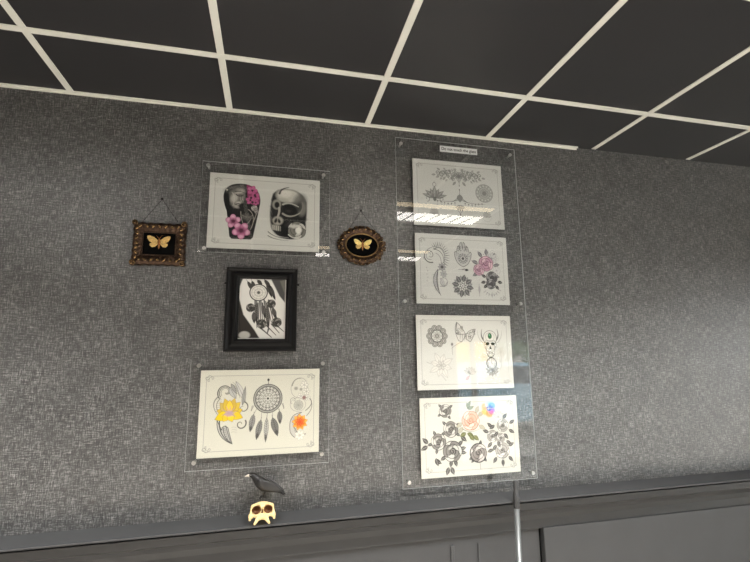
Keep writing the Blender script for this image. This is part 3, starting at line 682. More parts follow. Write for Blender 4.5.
def art_tattoo_photo(c):
    c.a[:] = srgb('dddcd7')
    c.poly([(0, 70), (0, 225), (80, 225), (62, 196), (20, 138)], '35322f', 1, soft=3)
    c.poly([(0, 0), (14, 0), (0, 40)], '4a4a48', 1, soft=3); c.poly([(116, 0), (170, 0), (170, 90), (150, 66)], '4c4c4b', 1, soft=3)
    c.poly([(150, 8), (170, 2), (170, 60)], '77776f', .8, soft=4)
    c.ell(26, 214, 20, 14, 'b9b7b0', 1, 0, soft=4)
    c.ell(100, 110, 30, 110, 'dedcd6', .6, -.35, soft=30)
    def dk(x0, y0, x1, y1, w, col='232323', al=.85): c.line([(x0, y0), (x1, y1)], w, col, al, w * .5)
    for i in range(12): dk(60 + i * 5.5, 82 + (i % 3) * 6, 62 + i * 7.5, 150 + (i * 37 % 40), 5.5, ('1e1e1e', '6d6d6a', '30302f')[i % 3])
    for x, y, a, l in ((30, 12, 1.0, 46), (46, 10, 1.2, 40), (66, 6, .8, 26), (100, 16, 1.2, 60), (112, 24, 1.2, 62), (92, 4, .9, 40)): feather(c, x, y, a, l, 13, '55534f', '1f1f1f')
    c.ell(72, 54, 32, 31, 'd9d7d0', 1, 0, edge='4a4a48', ew=4); c.ring(72, 54, 25, 24, 1.6, '9a9893'); c.ring(72, 54, 15, 14, 1.6, '9a9893'); c.ell(72, 54, 6, 6, '5c5a56', 1, soft=2)
    for k in range(10):
        a = k * PI / 5; c.line([(72 + 7 * math.cos(a), 54 + 7 * math.sin(a)), (72 + 28 * math.cos(a), 54 + 28 * math.sin(a))], 1, 'a5a39d', .8)
    for x, y, r in ((45, 112, 17), (120, 96, 17), (86, 172, 19), (142, 166, 19)): rose(c, x, y, r, '8b8984', '4a4946', '161616', int(x), '161616')
    for x0, y0, x1, y1 in ((66, 94, 68, 170), (88, 100, 100, 150), (104, 104, 112, 190), (56, 128, 60, 170), (126, 112, 138, 150)): feather(c, x0, y0, math.atan2(y1 - y0, x1 - x0), math.hypot(x1 - x0, y1 - y0), 15, '6b6965', '232323')
    for x0, y0, x1, y1, w in ((84, 188, 124, 222, 6), (104, 178, 140, 214, 5), (122, 172, 152, 206, 5), (140, 176, 168, 200, 5), (112, 192, 108, 208, 7)): dk(x0, y0, x1, y1, w, '2a2825')

def print_mesh(name, w, h, px, art, bg, matl, x, ztop, yf, th, rot=0., parent=None):
    """a printed card: fine front grid coloured with the artwork, plain sides and back"""
    c = Canvas(w, h, px, bg); art(c)
    nx, ny = c.nx, c.ny
    X = (c.X / 1000).ravel(); Z = (-c.Y / 1000).ravel(); N = nx * ny
    V = np.zeros((N + 8, 3)); V[:N, 0] = X; V[:N, 2] = Z
    W_, H_ = w / 1000, h / 1000
    for i, (a, b, yy) in enumerate(((0, 0, 0), (W_, 0, 0), (W_, -H_, 0), (0, -H_, 0), (0, 0, th), (W_, 0, th), (W_, -H_, th), (0, -H_, th))): V[N + i] = (a, yy, b)
    idx = np.arange(N).reshape(ny, nx)
    Q = np.stack([idx[:-1, :-1], idx[1:, :-1], idx[1:, 1:], idx[:-1, 1:]], -1).reshape(-1, 4)
    S = np.array([(0, 1, 5, 4), (1, 2, 6, 5), (2, 3, 7, 6), (3, 0, 4, 7), (4, 5, 6, 7)]) + N
    F = np.vstack([Q, S]); nf = len(F)
    me = bpy.data.meshes.new(name)
    me.vertices.add(len(V)); me.loops.add(nf * 4); me.polygons.add(nf)
    me.vertices.foreach_set('co', V.ravel().astype(np.float32))
    me.loops.foreach_set('vertex_index', F.ravel().astype(np.int32))
    me.polygons.foreach_set('loop_start', (np.arange(nf) * 4).astype(np.int32))
    me.update(calc_edges=True); me.validate()
    at = me.attributes.new('ink', 'FLOAT_COLOR', 'POINT')
    cc = np.ones((len(V), 4), np.float32); cc[:N, :3] = c.a.reshape(-1, 3); cc[N:, :3] = srgb(bg)
    at.data.foreach_set('color', cc.ravel())
    me.materials.append(matl)
    o = link_mesh(name, me, parent)
    loc = Vector((x, yf, ztop))
    o.location = loc - (world_loc(parent) if parent else Vector((0, 0, 0)))
    o.rotation_euler = (0, -rot, 0)
    return o

# ------------------------------------------------------------------ camera
EYE = 1.55
cam = bpy.data.cameras.new('camera'); co = bpy.data.objects.new('camera', cam); COL.objects.link(co)
yaw, pit, rol = .22749, .17027, -.01102
f = Vector((math.sin(yaw) * math.cos(pit), math.cos(yaw) * math.cos(pit), math.sin(pit)))
r = Vector((math.cos(yaw), -math.sin(yaw), 0)); u = r.cross(f)
rr = math.cos(rol) * r + math.sin(rol) * u; uu = -math.sin(rol) * r + math.cos(rol) * u
co.matrix_world = Matrix(((rr.x, uu.x, -f.x, 0), (rr.y, uu.y, -f.y, -1.68465), (rr.z, uu.z, -f.z, EYE), (0, 0, 0, 1)))
cam.sensor_width = 36; cam.lens = 433.0 / 750 * 36; cam.shift_x = 4 / 750; cam.clip_start = .02
SC.camera = co

# ------------------------------------------------------------------ the room
H = 2.5305
XL, XR, YF = -2.4, 4.5, -4.3
WY0, WY1, WZ0, WZ1 = -3.7, -.9, .08, 2.0     # shop window in the right wall
bm = bmesh.new(); box(bm, XL - .1, XR + .1, 0, .12, 0, H + .1); struct('wall_back', bm, M['wallpaper'])
bm = bmesh.new(); box(bm, XL - .1, XL, YF, 0, 0, H); struct('wall_left', bm, M['plaster'])
bm = bmesh.new()
for a in ((YF, WY0, 0, H), (WY1, 0, 0, H), (WY0, WY1, 0, WZ0), (WY0, WY1, WZ1, H)): box(bm, XR, XR + .1, *a)
struct('wall_right', bm, M['plasterdk'])
bm = bmesh.new()
for y in (WY0, (WY0 + WY1) / 2 - .03, WY1 - .06): box(bm, XR + .02, XR + .08, y, y + .06, WZ0, WZ1)
for z in (WZ0, WZ1 - .06): box(bm, XR + .025, XR + .075, WY0, WY1, z, z + .06)
w2 = struct('window_2', bm, M['alu'])
bm = bmesh.new(); box(bm, XR + .047, XR + .053, WY0 + .01, WY1 - .01, WZ0 + .01, WZ1 - .01); obj('pane', bm, M['acrylic'], w2)
DX0, DX1, DZ = 2.61, 4.3, 1.77
bm = bmesh.new(); box(bm, XL - .1, DX0, YF - .12, YF, 0, H); box(bm, DX1, XR + .1, YF - .12, YF, 0, H); box(bm, DX0, DX1, YF - .12, YF, DZ, H)
struct('wall_front', bm, M['plaster'])
bm = bmesh.new(); box(bm, XL - .1, XR + .1, YF - .12, .12, -.1, 0); struct('floor', bm, M['floor'])
bm = bmesh.new(); box(bm, XL - .1, XR + .1, YF - .12, 0, H, H + .1); struct('ceiling', bm, M['tile'])
# glazed shop front behind the camera
bm = bmesh.new()
for x0, x1 in ((DX0, DX0 + .04), (2.885, 2.945), (3.9, 3.96), (DX1 - .04, DX1)): box(bm, x0, x1, YF - .09, YF - .03, 0, DZ)
for z0, z1 in ((0, .08), (DZ - .04, DZ)): box(bm, DX0, DX1, YF - .085, YF - .035, z0, z1)
wf = struct('window_1', bm, M['alu'])
bm = bmesh.new(); box(bm, DX0 + .01, DX1 - .01, YF - .062, YF - .056, .02, DZ - .01); obj('pane', bm, M['acrylic'], wf)
# ceiling grid
gx = [-.185 + .56387 * k for k in range(-4, 10)]; gy = [-.327 - .56387 * k for k in range(0, 8)]
bw, bt = .0118, .004
i = 1
for x in gx:
    if x < XL or x > XR: continue
    bm = bmesh.new(); box(bm, x - bw, x + bw, YF, -.010, H - bt, H, .0012); struct('trim_%d' % i, bm, M['tbar']); i += 1
for y in gy:
    if y < YF: continue
    bm = bmesh.new(); box(bm, XL, XR, y - bw, y + bw, H - bt - .0006, H, .0012); struct('trim_%d' % i, bm, M['tbar']); i += 1
bm = bmesh.new(); box(bm, XL, 1.018, -.012, 0, H - .004, H); box(bm, XL, 1.018, -.0025, 0, H - .010, H - .004); struct('trim_%d' % i, bm, M['tbar']); i += 1
bm = bmesh.new(); box(bm, 1.0, 1.4176, -.0142, 0, H - .0055, H); box(bm, 1.0, 1.4176, -.0027, 0, H - .0115, H - .0055); struct('trim_%d' % i, bm, M['tbar']); i += 1
# ceiling lights (recessed battens, louvred: most light goes down)
LAMP_W, LAMP_SPREAD = 68., 115.
def ceiling_light(x0, x1, y0, y1, label, w0=None, w1=None):
    t = thing('ceiling_light', label, 'ceiling light', ((x0 + x1) / 2, (y0 + y1) / 2, H))
    bm = bmesh.new(); e = .02
    for a in ((x0 - e, x1 + e, y0 - e, y0), (x0 - e, x1 + e, y1, y1 + e), (x0 - e, x0, y0, y1), (x1, x1 + e, y0, y1)): box(bm, *a, H - .02, H)
    obj('housing', bm, M['tbar'], t)
    bm = bmesh.new(); box(bm, x0, x1, y0, y1, H - .012, H - .002); obj('diffuser', bm, M['lamp'], t)
    bm = bmesh.new()
    for k in range(1, 12): xx = x0 + (x1 - x0) * k / 12; prism(bm, [(xx - .03, y0), (xx - .024, y0), (xx + .030, y1), (xx + .024, y1)], 'z', H - .019, H - .0125)
    obj('louvre', bm, M['tbar'], t)
    if w0 is not None:
        bm = bmesh.new(); box(bm, x0, x1, w0, w1, H - .010, H - .004); tag(obj('warm_strip', bm, M['warmlamp'], t), 'narrow warm light strip')
    al = bpy.data.lights.new('louvred_lamp', 'AREA'); al.shape = 'RECTANGLE'; al.size = x1 - x0; al.size_y = y1 - y0
    al.energy = LAMP_W; al.color = (1., .985, .955); al.spread = math.radians(LAMP_SPREAD)
    lo = bpy.data.objects.new('louvred_lamp', al); COL.objects.link(lo); lo.location = ((x0 + x1) / 2, (y0 + y1) / 2, H - .022)
    return t
ceiling_light(.40, 1.46, -1.27, -1.07, 'long white ceiling light mirrored as a bright strip across the top right print', -.985, -.925)
ceiling_light(.40, 1.46, -2.57, -2.37, 'long white ceiling light further back, mirrored left of the pink rose print', -2.24, -2.16)
ceiling_light(-1.72, -.66, -1.27, -1.07, 'added unseen ceiling light at the left, above the edge of the photo')  # unseen lamp, added to brighten the lower left
ceiling_light(-1.72, -.66, -2.57, -2.37, 'long white ceiling light at the left, behind the photographer')

# wainscot: shelf, bed mould, frieze, panels
LZ = 1.008
bm = bmesh.new(); box(bm, XL, XR, -.117, 0, LZ - .006, LZ, .002, 2); struct('trim_%d' % i, bm, M['dado']); i += 1
bm = bmesh.new()
prism(bm, [(0, LZ - .006), (-.066, LZ - .006), (-.066, LZ - .018), (-.078, LZ - .024), (-.076, LZ - .050), (-.071, LZ - .053), (-.054, LZ - .062), (-.036, LZ - .082), (-.027, LZ - .104), (0, LZ - .104)], 'x', XL, XR)
struct('trim_%d' % i, bm, M['dado']); i += 1
bm = bmesh.new(); prism(bm, [(0, LZ - .104), (-.024, LZ - .104), (-.024, LZ - .136), (-.021, LZ - .141), (0, LZ - .141)], 'x', XL, XR)
struct('trim_%d' % i, bm, M['dado']); i += 1
bm = bmesh.new(); box(bm, XL, 1.0615, -.010, 0, .1, LZ - .141)
struct('trim_%d' % i, bm, M['dado']); i += 1
bm = bmesh.new()
for x, w_ in ((.683, .016), (.795, .006), (-.42, .016), (-1.5, .016)): box(bm, x, x + w_, -.016, -.010, .2, .838, .002)
struct('trim_%d' % i, bm, M['dado']); i += 1
bm = bmesh.new(); box(bm, 1.0725, 2.4, -.030, 0, .1, LZ - .137, .002); struct('trim_%d' % i, bm, M['dado']); i += 1
bm = bmesh.new(); box(bm, 1.0615, 1.0725, -.004, 0, .1, LZ - .141); struct('trim_%d' % i, bm, M['velvet']); i += 1  # black strip stands in for the deep shade inside the panel gap
bm = bmesh.new(); box(bm, 2.414, XR, -.024, 0, .1, LZ - .137, .002); struct('trim_%d' % i, bm, M['dado']); i += 1
bm = bmesh.new(); box(bm, XL, XR, -.03, 0, 0, .1, .003); struct('baseboard_back', bm, M['dado'])

# ------------------------------------------------------------------ acrylic panels and their prints
YP = -.0200      # front of the prints
def standoff_mesh():
    bm = bmesh.new()
    lathe(bm, [(.0042, 0), (.0042, .0210)], (0, -.0213, 0), n=20)
    lathe(bm, [(.0068, -.0065), (.0072, -.0058), (.0072, -.0012), (.0066, 0)], (0, -.0267, 0), n=24)
    me = bpy.data.meshes.new('standoff'); 
    bmesh.ops.recalc_face_normals(bm, faces=bm.faces[:]); bm.to_mesh(me); bm.free(); me.materials.append(M['steel'])
    for p in me.polygons: p.use_smooth = len(p.vertices) == 4
    return me
SM = standoff_mesh()
def acrylic_panel(label, x0, x1, z0, z1, studs):
    t = thing('mounted_acrylic_panel', label, 'display panel', ((x0 + x1) / 2, 0, z0), 'clear acrylic display panels')
    bm = bmesh.new(); box(bm, x0, x1, -.0262, -.0214, z0, z1)
    for fc in bm.faces:
        fc.normal_update()
        fc.material_index = 0 if abs(fc.normal.y) > .9 else 1
    obj('acrylic_sheet', bm, [M['acrylic'], M['acrylic_edge']], t)
    for x, z in studs:
        o = link_mesh('standoff', SM, t); o.location = Vector((x, 0, z)) - t.location
    return t
acrylic_panel('small clear acrylic panel holding the black face and skull print', -.2715, .2165, 1.935, 2.2925,
              [(-.250, 2.2735), (.1905, 2.2715), (.1935, 1.9515), (-.2490, 1.9478)])
acrylic_panel('small clear acrylic panel holding the yellow lotus and dreamcatcher print', -.2722, .2185, 1.168, 1.543,
              [(-.2445, 1.521), (.1935, 1.5225), (.1925, 1.1995), (-.2435, 1.1955)])
acrylic_panel('tall clear acrylic panel holding a column of four prints', .4985, 1.0655, 1.055, 2.4733,
              [(.5215, 2.4445), (1.039, 2.4425), (.522, 1.7635), (1.0405, 1.7617), (.5215, 1.0787), (1.0425, 1.0775)])
PRN = [('white print of a black serene face with pink blossoms and a black skull', art_face_and_skull, -.243, 2.2501, -.0003, 'd0d0ca'),
       ('cream print of a yellow lotus, a round dreamcatcher and an orange flower', art_lotus_dreamcatcher, -.2373, 1.5036, -.0014, 'd3d0c1'),
       ('white print of grey filigree ornaments, topmost in the tall panel', art_ornaments, .573, 2.3867, .0023, 'cfd0cc'),
       ('white print of a patterned hand, grey snowflake and dusty pink roses', art_hamsa_roses, .5753, 2.0539, -.0011, 'd1d2ce'),
       ('off-white print of a rosette, a butterfly and a horned skull with green gem', art_skull_rosette, .5698, 1.7099, -.0034, 'd1d0c9'),
       ('cream print of grey roses around one peach rose, lowest in the tall panel', art_roses, .5747, 1.3816, -.0006, 'd3d1c6')]
for lb, art, x, z, ro, bg in PRN:
    tag(print_mesh('flash_print', 420, 297, 1.25, art, bg, M['paper'], x, z, YP - .0008, .0035, ro), lb, 'art print', 'tattoo flash prints')

# notice label stuck on the tall panel
t = thing('notice_label', 'small white label with black lettering near the top edge of the tall panel', 'label', (.789, -.0262, 2.427))
bm = bmesh.new(); box(bm, .7005, .878, -.0270, -.02625, 2.4272, 2.4552); obj('label_card', bm, M['label'], t)
cu = bpy.data.curves.new('lettering', 'FONT'); cu.body = 'Do not touch the glass'; cu.size = .0195; cu.align_x = 'CENTER'; cu.align_y = 'CENTER'; cu.offset = .00022
to = bpy.data.objects.new('lettering_source', cu); COL.objects.link(to)
bpy.context.view_layer.update()
me = bpy.data.meshes.new_from_object(to.evaluated_get(bpy.context.evaluated_depsgraph_get()))
bpy.data.objects.remove(to, do_unlink=True)
w = max(v.co.x for v in me.vertices) - min(v.co.x for v in me.vertices)
k = .163 / w
bm = bmesh.new(); bm.from_mesh(me)
geo = bmesh.ops.extrude_face_region(bm, geom=bm.faces[:])
bmesh.ops.translate(bm, verts=[v for v in geo['geom'] if isinstance(v, bmesh.types.BMVert)], vec=(0, 0, .0006))
bmesh.ops.transform(bm, matrix=Matrix.Translation((.7893, -.02715, 2.4415)) @ Matrix.Rotation(PI / 2, 4, 'X') @ Matrix.Diagonal((k, 1, .4, 1)), verts=bm.verts[:])
obj('lettering', bm, M['ink'], t)

# ------------------------------------------------------------------ black picture frame
t = thing('picture_frame', 'black rectangular picture frame around a tattooed arm photo', 'picture frame', (-.0357, 0, 1.568))
ox0, ox1, oz0, oz1 = -.1665, .0945, 1.5690, 1.8815; ix0, ix1, iz0, iz1 = -.118, .0525, 1.615, 1.840
prof = [(0, 0), (0, -.021), (.05, -.026), (.16, -.0265), (.30, -.0225), (.42, -.0225), (.6, -.0300), (.78, -.0300), (.9, -.020), (1, -.018), (1, 0)]
bm = bmesh.new(); rings = []
for q, y in prof:
    x0, x1 = ox0 + (ix0 - ox0) * q, ox1 + (ix1 - ox1) * q; z0, z1 = oz0 + (iz0 - oz0) * q, oz1 + (iz1 - oz1) * q
    rings.append([bm.verts.new(v) for v in ((x0, y, z0), (x1, y, z0), (x1, y, z1), (x0, y, z1))])
for A, B in zip(rings, rings[1:] + rings[:1]):
    for k in range(4): bm.faces.new((A[k], A[(k + 1) % 4], B[(k + 1) % 4], B[k]))
obj('moulding', bm, M['blackframe'], t)
tag(print_mesh('photo', 176, 231, .9, art_tattoo_photo, 'c9c8c3', M['photo'], ix0 - .003, iz1 + .003, -.010, .004, 0, t), 'black and white photo of a dreamcatcher tattoo')
bm = bmesh.new(); box(bm, ix0 - .003, ix1 + .003, -.0058, 0, iz0 - .003, iz1 + .003); obj('backing', bm, M['velvet'], t)
for x in (ox0 - .003, ox1 + .003):
    bm = bmesh.new(); lathe(bm, [(.003, -.004), (.0036, 0), (.003, .004)], (x, -.012, 1.822), 'x', 12); obj('side_pin', bm, M['blackframe'], t)

# ------------------------------------------------------------------ framed moths
def moth(t, x, y, z, s, m, tilt=0.):
    g = bpy.data.objects.new('moth', None)
    up = [(0.004, .006), (.016, .016), (.030, .021), (.037, .019), (.0365, .011), (.031, .001), (.022, -.004), (.006, -.003)]
    lo = [(.004, -.002), (.020, -.004), (.0285, -.006), (.029, -.013), (.022, -.020), (.013, -.018), (.005, -.010)]
    # body
    bm = bmesh.new()
    P = [(x, y - .006, z + s * q) for q in (.012, .008, .003, -.003, -.010, -.018, -.024)]
    loft(bm, P, [s * v for v in (.0015, .0035, .0042, .0040, .0034, .0026, .0010)], 12)
    body = obj('moth', bm, M['mothbody'], t, True)
    for sx in (-1, 1):
        for nm, out, lift, mm in (('forewing', up, .0035, m), ('hindwing', lo, .0018, M['mothwing2'])):
            bm = bmesh.new(); prism(bm, [(x + sx * s * a, z + s * b) for a, b in out], 'y', y - .0045 - lift, y - .0035 - lift)
            for v in bm.verts: v.co.y -= abs(v.co.x - x) * .16
            obj(nm, bm, mm, body)
        bm = bmesh.new(); loft(bm, [(x + sx * .001, y - .008, z + s * .011), (x + sx * s * .006, y - .011, z + s * .019), (x + sx * s * .011, y - .010, z + s * .024)], [.0006, .0005, .0003], 6)
        obj('antenna', bm, M['mothbody'], body)
    return body

def hang(t, nail, pts):
    bm = bmesh.new()
    for p in pts:
        a, b = Vector(nail), Vector(p); n = 24
        loft(bm, [a + (b - a) * q / n for q in range(n + 1)], [.0011 if q % 2 else .0007 for q in range(n + 1)], 6)
    obj('hanging_chain', bm, M['cord'], t)
    nl = bmesh.new(); lathe(nl, [(.0014, 0), (.0014, .015), ], (nail[0], -.015, nail[2]), n=10); lathe(nl, [(.0042, -.0022), (.0046, -.0012), (.0036, 0)], (nail[0], -.015, nail[2]), n=14)
    tag(obj('wall_nail', nl, M['cord']), hang.label, 'nail')

# oval
cx, cz = .3515, 1.9916
t = thing('oval_frame', 'ornate oval bronze frame hanging on a chain with a yellow moth', 'picture frame', (cx, 0, 1.912), 'framed moths')
A0, B0, A1, B1 = .0965, .0785, .0660, .0470
bm = bmesh.new(); n = 120; rings = []
prf = [(0, 0), (0, -.008), (.12, -.015), (.32, -.021), (.55, -.019), (.75, -.0145), (.88, -.013), (1., -.010), (1., 0)]
for k in range(n):
    a = 2 * PI * k / n; ring = []
    wob = 1 + .022 * math.cos(12 * a) + .012 * math.cos(24 * a + 1)
    for q, y in prf:
        rx = A0 * wob + (A1 - A0 * wob) * q; rz = B0 * wob + (B1 - B0 * wob) * q
        yy = y * (1 + (.16 * math.cos(24 * a + q * 7) + .10 * math.sin(36 * a - q * 9)) * (1 if .05 < q < .8 else 0))
        ring.append(bm.verts.new((cx + rx * math.cos(a), yy, cz + rz * math.sin(a))))
    rings.append(ring)
for k in range(n):
    R0, R1 = rings[k], rings[(k + 1) % n]
    for j in range(len(prf)): bm.faces.new((R0[j], R0[(j + 1) % len(prf)], R1[(j + 1) % len(prf)], R1[j]))
R = random.Random(4)
for k in range(22):                       # scrollwork leaves around the rim
    a = 2 * PI * k / 22; rad = .55
    rx = A0 + (A1 - A0) * .42; rz = B0 + (B1 - B0) * .42
    blob(bm, (cx + rx * math.cos(a), -.019, cz + rz * math.sin(a)), (.0072, .005, .0042), 2, Matrix.Rotation(-a + (.7 if k % 2 else -.7), 3, 'Y'), 1)
    p = spiral((0, 0), .0065, .0015, k, k + 7, 12); ox, oz = cx + (A0 - .004) * math.cos(a + .14), cz + (B0 - .004) * math.sin(a + .14)
    loft(bm, [(ox + q[0], -.013, oz + q[1]) for q in p], [.0021] * 12, 6, mi=1)
for a in (PI / 2, -PI / 2, 0, PI):        # crest, base and side shells
    for d in (-.22, -.08, .08, .22):
        blob(bm, (cx + (A0 + .001) * math.cos(a + d), -.010, cz + (B0 + .0005) * math.sin(a + d)), (.0060, .006, .0042), 2)
for a in (-.72, -2.42): blob(bm, (cx + (A0 + .003) * math.cos(a), -.010, cz + (B0 + .003) * math.sin(a)), (.0065, .006, .0062), 2)
obj('moulding', bm, [M['bronze'], M['gilt_glint']], t, True)
bm = bmesh.new(); loft(bm, [(cx + (A1 + .001) * math.cos(2 * PI * k / 72), -.0115, cz + (B1 + .001) * math.sin(2 * PI * k / 72)) for k in range(72)], [.0028] * 72, 8, closed=True)
tag(obj('inner_rim', bm, M['gilt'], t, True), 'thin gilt oval rim')
bm = bmesh.new(); lathe(bm, [(1, 0), (1, .004)], (0, 0, 0), n=64)
for v in bm.verts: v.co = Vector((cx + v.co.x * (A1 + .001), v.co.y - .0065, cz + v.co.z * (B1 + .001)))
obj('backing', bm, M['velvet'], t)
moth(t, cx + .002, -.0065, cz + .003, .99, M['mothwing'])
hang.label = 'small dark nail above the oval moth frame'
hang(t, (.3474, -.012, 2.1372), [(cx - .056, -.010, cz + .062), (cx + .070, -.010, cz + .048)])

# rectangle
cx, cz = -.4075, 1.9615
t = thing('rectangular_frame', 'ornate rectangular bronze frame at the left edge with a tan moth', 'picture frame', (cx, 0, 1.881), 'framed moths')
hw, hh, iw, ih = .0905, .0800, .0565, .0425
bm = bmesh.new(); rings = []
def rect_pt(s, w_, h_):
    P_ = 4; s = s % 4; sd = int(s); q = s - sd
    C_ = [(-w_, -h_), (w_, -h_), (w_, h_), (-w_, h_)]
    a, b = C_[sd], C_[(sd + 1) % 4]; return a[0] + (b[0] - a[0]) * q, a[1] + (b[1] - a[1]) * q
n = 144
for k in range(n):
    s = 4 * k / n; ring = []
    e = .0016 * math.cos(2 * PI * s * 6)
    for q, y in prf:
        x0, z0 = rect_pt(s, hw + e, hh + e); x1, z1 = rect_pt(s, iw, ih)
        yy = y * (1 + .17 * math.cos(2 * PI * s * 7 + q * 7) * (1 if .05 < q < .8 else 0))
        ring.append(bm.verts.new((cx + x0 + (x1 - x0) * q, yy, cz + z0 + (z1 - z0) * q)))
    rings.append(ring)
for k in range(n):
    R0, R1 = rings[k], rings[(k + 1) % n]
    for j in range(len(prf)): bm.faces.new((R0[j], R0[(j + 1) % len(prf)], R1[(j + 1) % len(prf)], R1[j]))
for k in range(28):
    s = 4 * (k + .5) / 28; x0, z0 = rect_pt(s, hw * .83, hh * .79)
    blob(bm, (cx + x0, -.0185, cz + z0), (.0085, .005, .0052), 2, Matrix.Rotation(.8 * (1 if k % 2 else -1) + PI / 2 * int(s), 3, 'Y'), 1)
for sx in (-1, 1):
    for sz in (-1, 1):
        blob(bm, (cx + sx * (hw - .006), -.014, cz + sz * (hh - .006)), (.0105, .009, .0105), 2)
        p = spiral((0, 0), .011, .002, sx, sx + 8, 16); loft(bm, [(cx + sx * (hw - .006) + q[0], -.023, cz + sz * (hh - .006) + q[1]) for q in p], [.0022] * 16, 6, mi=1)
obj('moulding', bm, [M['bronze'], M['gilt_glint']], t, True)
bm = bmesh.new()
for a in ((-iw, iw, ih - .002, ih + .003), (-iw, iw, -ih - .003, -ih + .002), (-iw - .003, -iw + .002, -ih, ih), (iw - .002, iw + .003, -ih, ih)):
    box(bm, cx + a[0], cx + a[1], -.0135, -.008, cz + a[2], cz + a[3], .001)
obj('inner_rim', bm, M['bronze'], t)
bm = bmesh.new(); box(bm, cx - iw - .001, cx + iw + .001, -.0065, -.0025, cz - ih - .001, cz + ih + .001); obj('backing', bm, M['velvet'], t)
moth(t, cx, -.0065, cz + .006, 1.05, M['mothwing2'])
hang.label = 'small dark nail above the rectangular moth frame'
hang(t, (cx, -.012, 2.132), [(cx - .060, -.010, 2.046), (cx + .060, -.010, 2.046)])

# ------------------------------------------------------------------ skull ornament (distance-field sculpt) and crow
def smin(a, b, k): h = np.clip(.5 + .5 * (b - a) / k, 0, 1); return b + (a - b) * h - k * h * (1 - h)
def smax(a, b, k): return -smin(-a, -b, k)
def ELL(P, c, r): q = (P - np.array(c)) / np.array(r); k = np.linalg.norm(q, axis=-1); return (k - 1) * min(r)
def CAPS(P, a, b, ra, rb):
    a, b = np.array(a, float), np.array(b, float); d = b - a; t = np.clip(((P - a) @ d) / (d @ d), 0, 1)
    return np.linalg.norm(P - a - t[..., None] * d, axis=-1) - (ra + (rb - ra) * t)
# local frame, centimetres: x right, y back (face at -y), z up
st = .11
g = np.stack(np.meshgrid(np.arange(-5.6, 5.6, st), np.arange(-5.4, 5., st), np.arange(-4.6, 5., st), indexing='ij'), -1)
d = ELL(g, (0, .6, 1.0), (3.7, 3.8, 2.75))                                  # cranium
d = smin(d, ELL(g, (0, -2.1, 1.5), (3.45, 1.6, 1.75)), .8)                   # forehead
for s_ in (-1, 1):
    d = smin(d, CAPS(g, (s_ * .5, -3.5, 2.1), (s_ * 3.1, -2.6, 1.75), .75, .65), .5)    # brow
    d = smin(d, CAPS(g, (s_ * 3.2, -2.7, 1.6), (s_ * 3.7, -2.3, -.8), .62, .62), .4)  # outer orbit
    d = smin(d, CAPS(g, (s_ * 1.4, -3.4, -.9), (s_ * 3.85, -2.4, -1.2), .65, .7), .45)  # cheekbone
    d = smin(d, CAPS(g, (s_ * 3.85, -2.4, -1.0), (s_ * 3.95, -.2, -.9), .55, .45), .4)  # zygomatic arch
    d = smin(d, CAPS(g, (s_ * 3.75, -2.5, -1.2), (s_ * 4.05, -2.5, -2.2), .55, .42), .35)
    d = smin(d, CAPS(g, (s_ * .45, -3.9, 1.2), (s_ * 1.0, -3.9, -1.6), .42, .5), .3)    # nose sides
    d = smin(d, CAPS(g, (s_ * 1.0, -3.7, -1.7), (s_ * 2.35, -3.4, -3.7), .8, .42), .5)  # jaw horns
d = smin(d, ELL(g, (0, -3.1, -1.8), (2.0, 1.4, 1.1)), .5)
d = smax(d, -CAPS(g, (0, -4.8, -4.2), (0, -1.5, -3.9), 1.45, 1.45), .25)     # arch under the upper jaw
sock = np.full(d.shape, 9.)
for s_ in (-1, 1): sock = np.minimum(sock, ELL(g, (s_ * 1.95, -4.0, .50), (1.62, 2.8, 1.42)))
nose = np.minimum(CAPS(g, (-.18, -4.6, .25), (-.42, -4.4, -.95), .34, .52), CAPS(g, (.18, -4.6, .25), (.42, -4.4, -.95), .34, .52))
sock = np.minimum(sock, nose)
d = smax(d, -sock, .22)
d = np.maximum(d, -(g[..., 2] + 4.2))
V, Q = surface_nets(d, (-5.6, -5.4, -4.6), st)
sk_tilt = Matrix.Rotation(-.5, 3, 'X')
SKC = Vector((-.0112, -.0820, 1.0340))
Vw = [SKC + sk_tilt @ (Vector(v) * .0096) for v in V]
bm = bm_from(Vw, Q)
bm.faces.ensure_lookup_table()
sv = np.array(V)
for fc in bm.faces:
    c = np.mean([sv[v.index] for v in fc.verts], axis=0) if fc.verts[0].index >= 0 else None
bm.verts.index_update()
def in_sock(c):
    for s_ in (-1, 1):
        if ELL(c, (s_ * 1.95, -4.0, .50), (1.60, 2.9, 1.40)) < .12 and c[1] > -2.9: return True
    return (abs(abs(c[0]) - .3) < .5 and -1.2 < c[2] < .5 and c[1] > -3.75 and c[1] < -1)
for fc in bm.faces:
    c = np.mean([sv[v.index] for v in fc.verts], axis=0)
    fc.material_index = 1 if in_sock(c) else 0
tag(obj('skull_ornament', bm, [M['bone'], M['bonedk']], None, True), 'small cream skull ornament on the dark ledge, under the crow', 'skull')

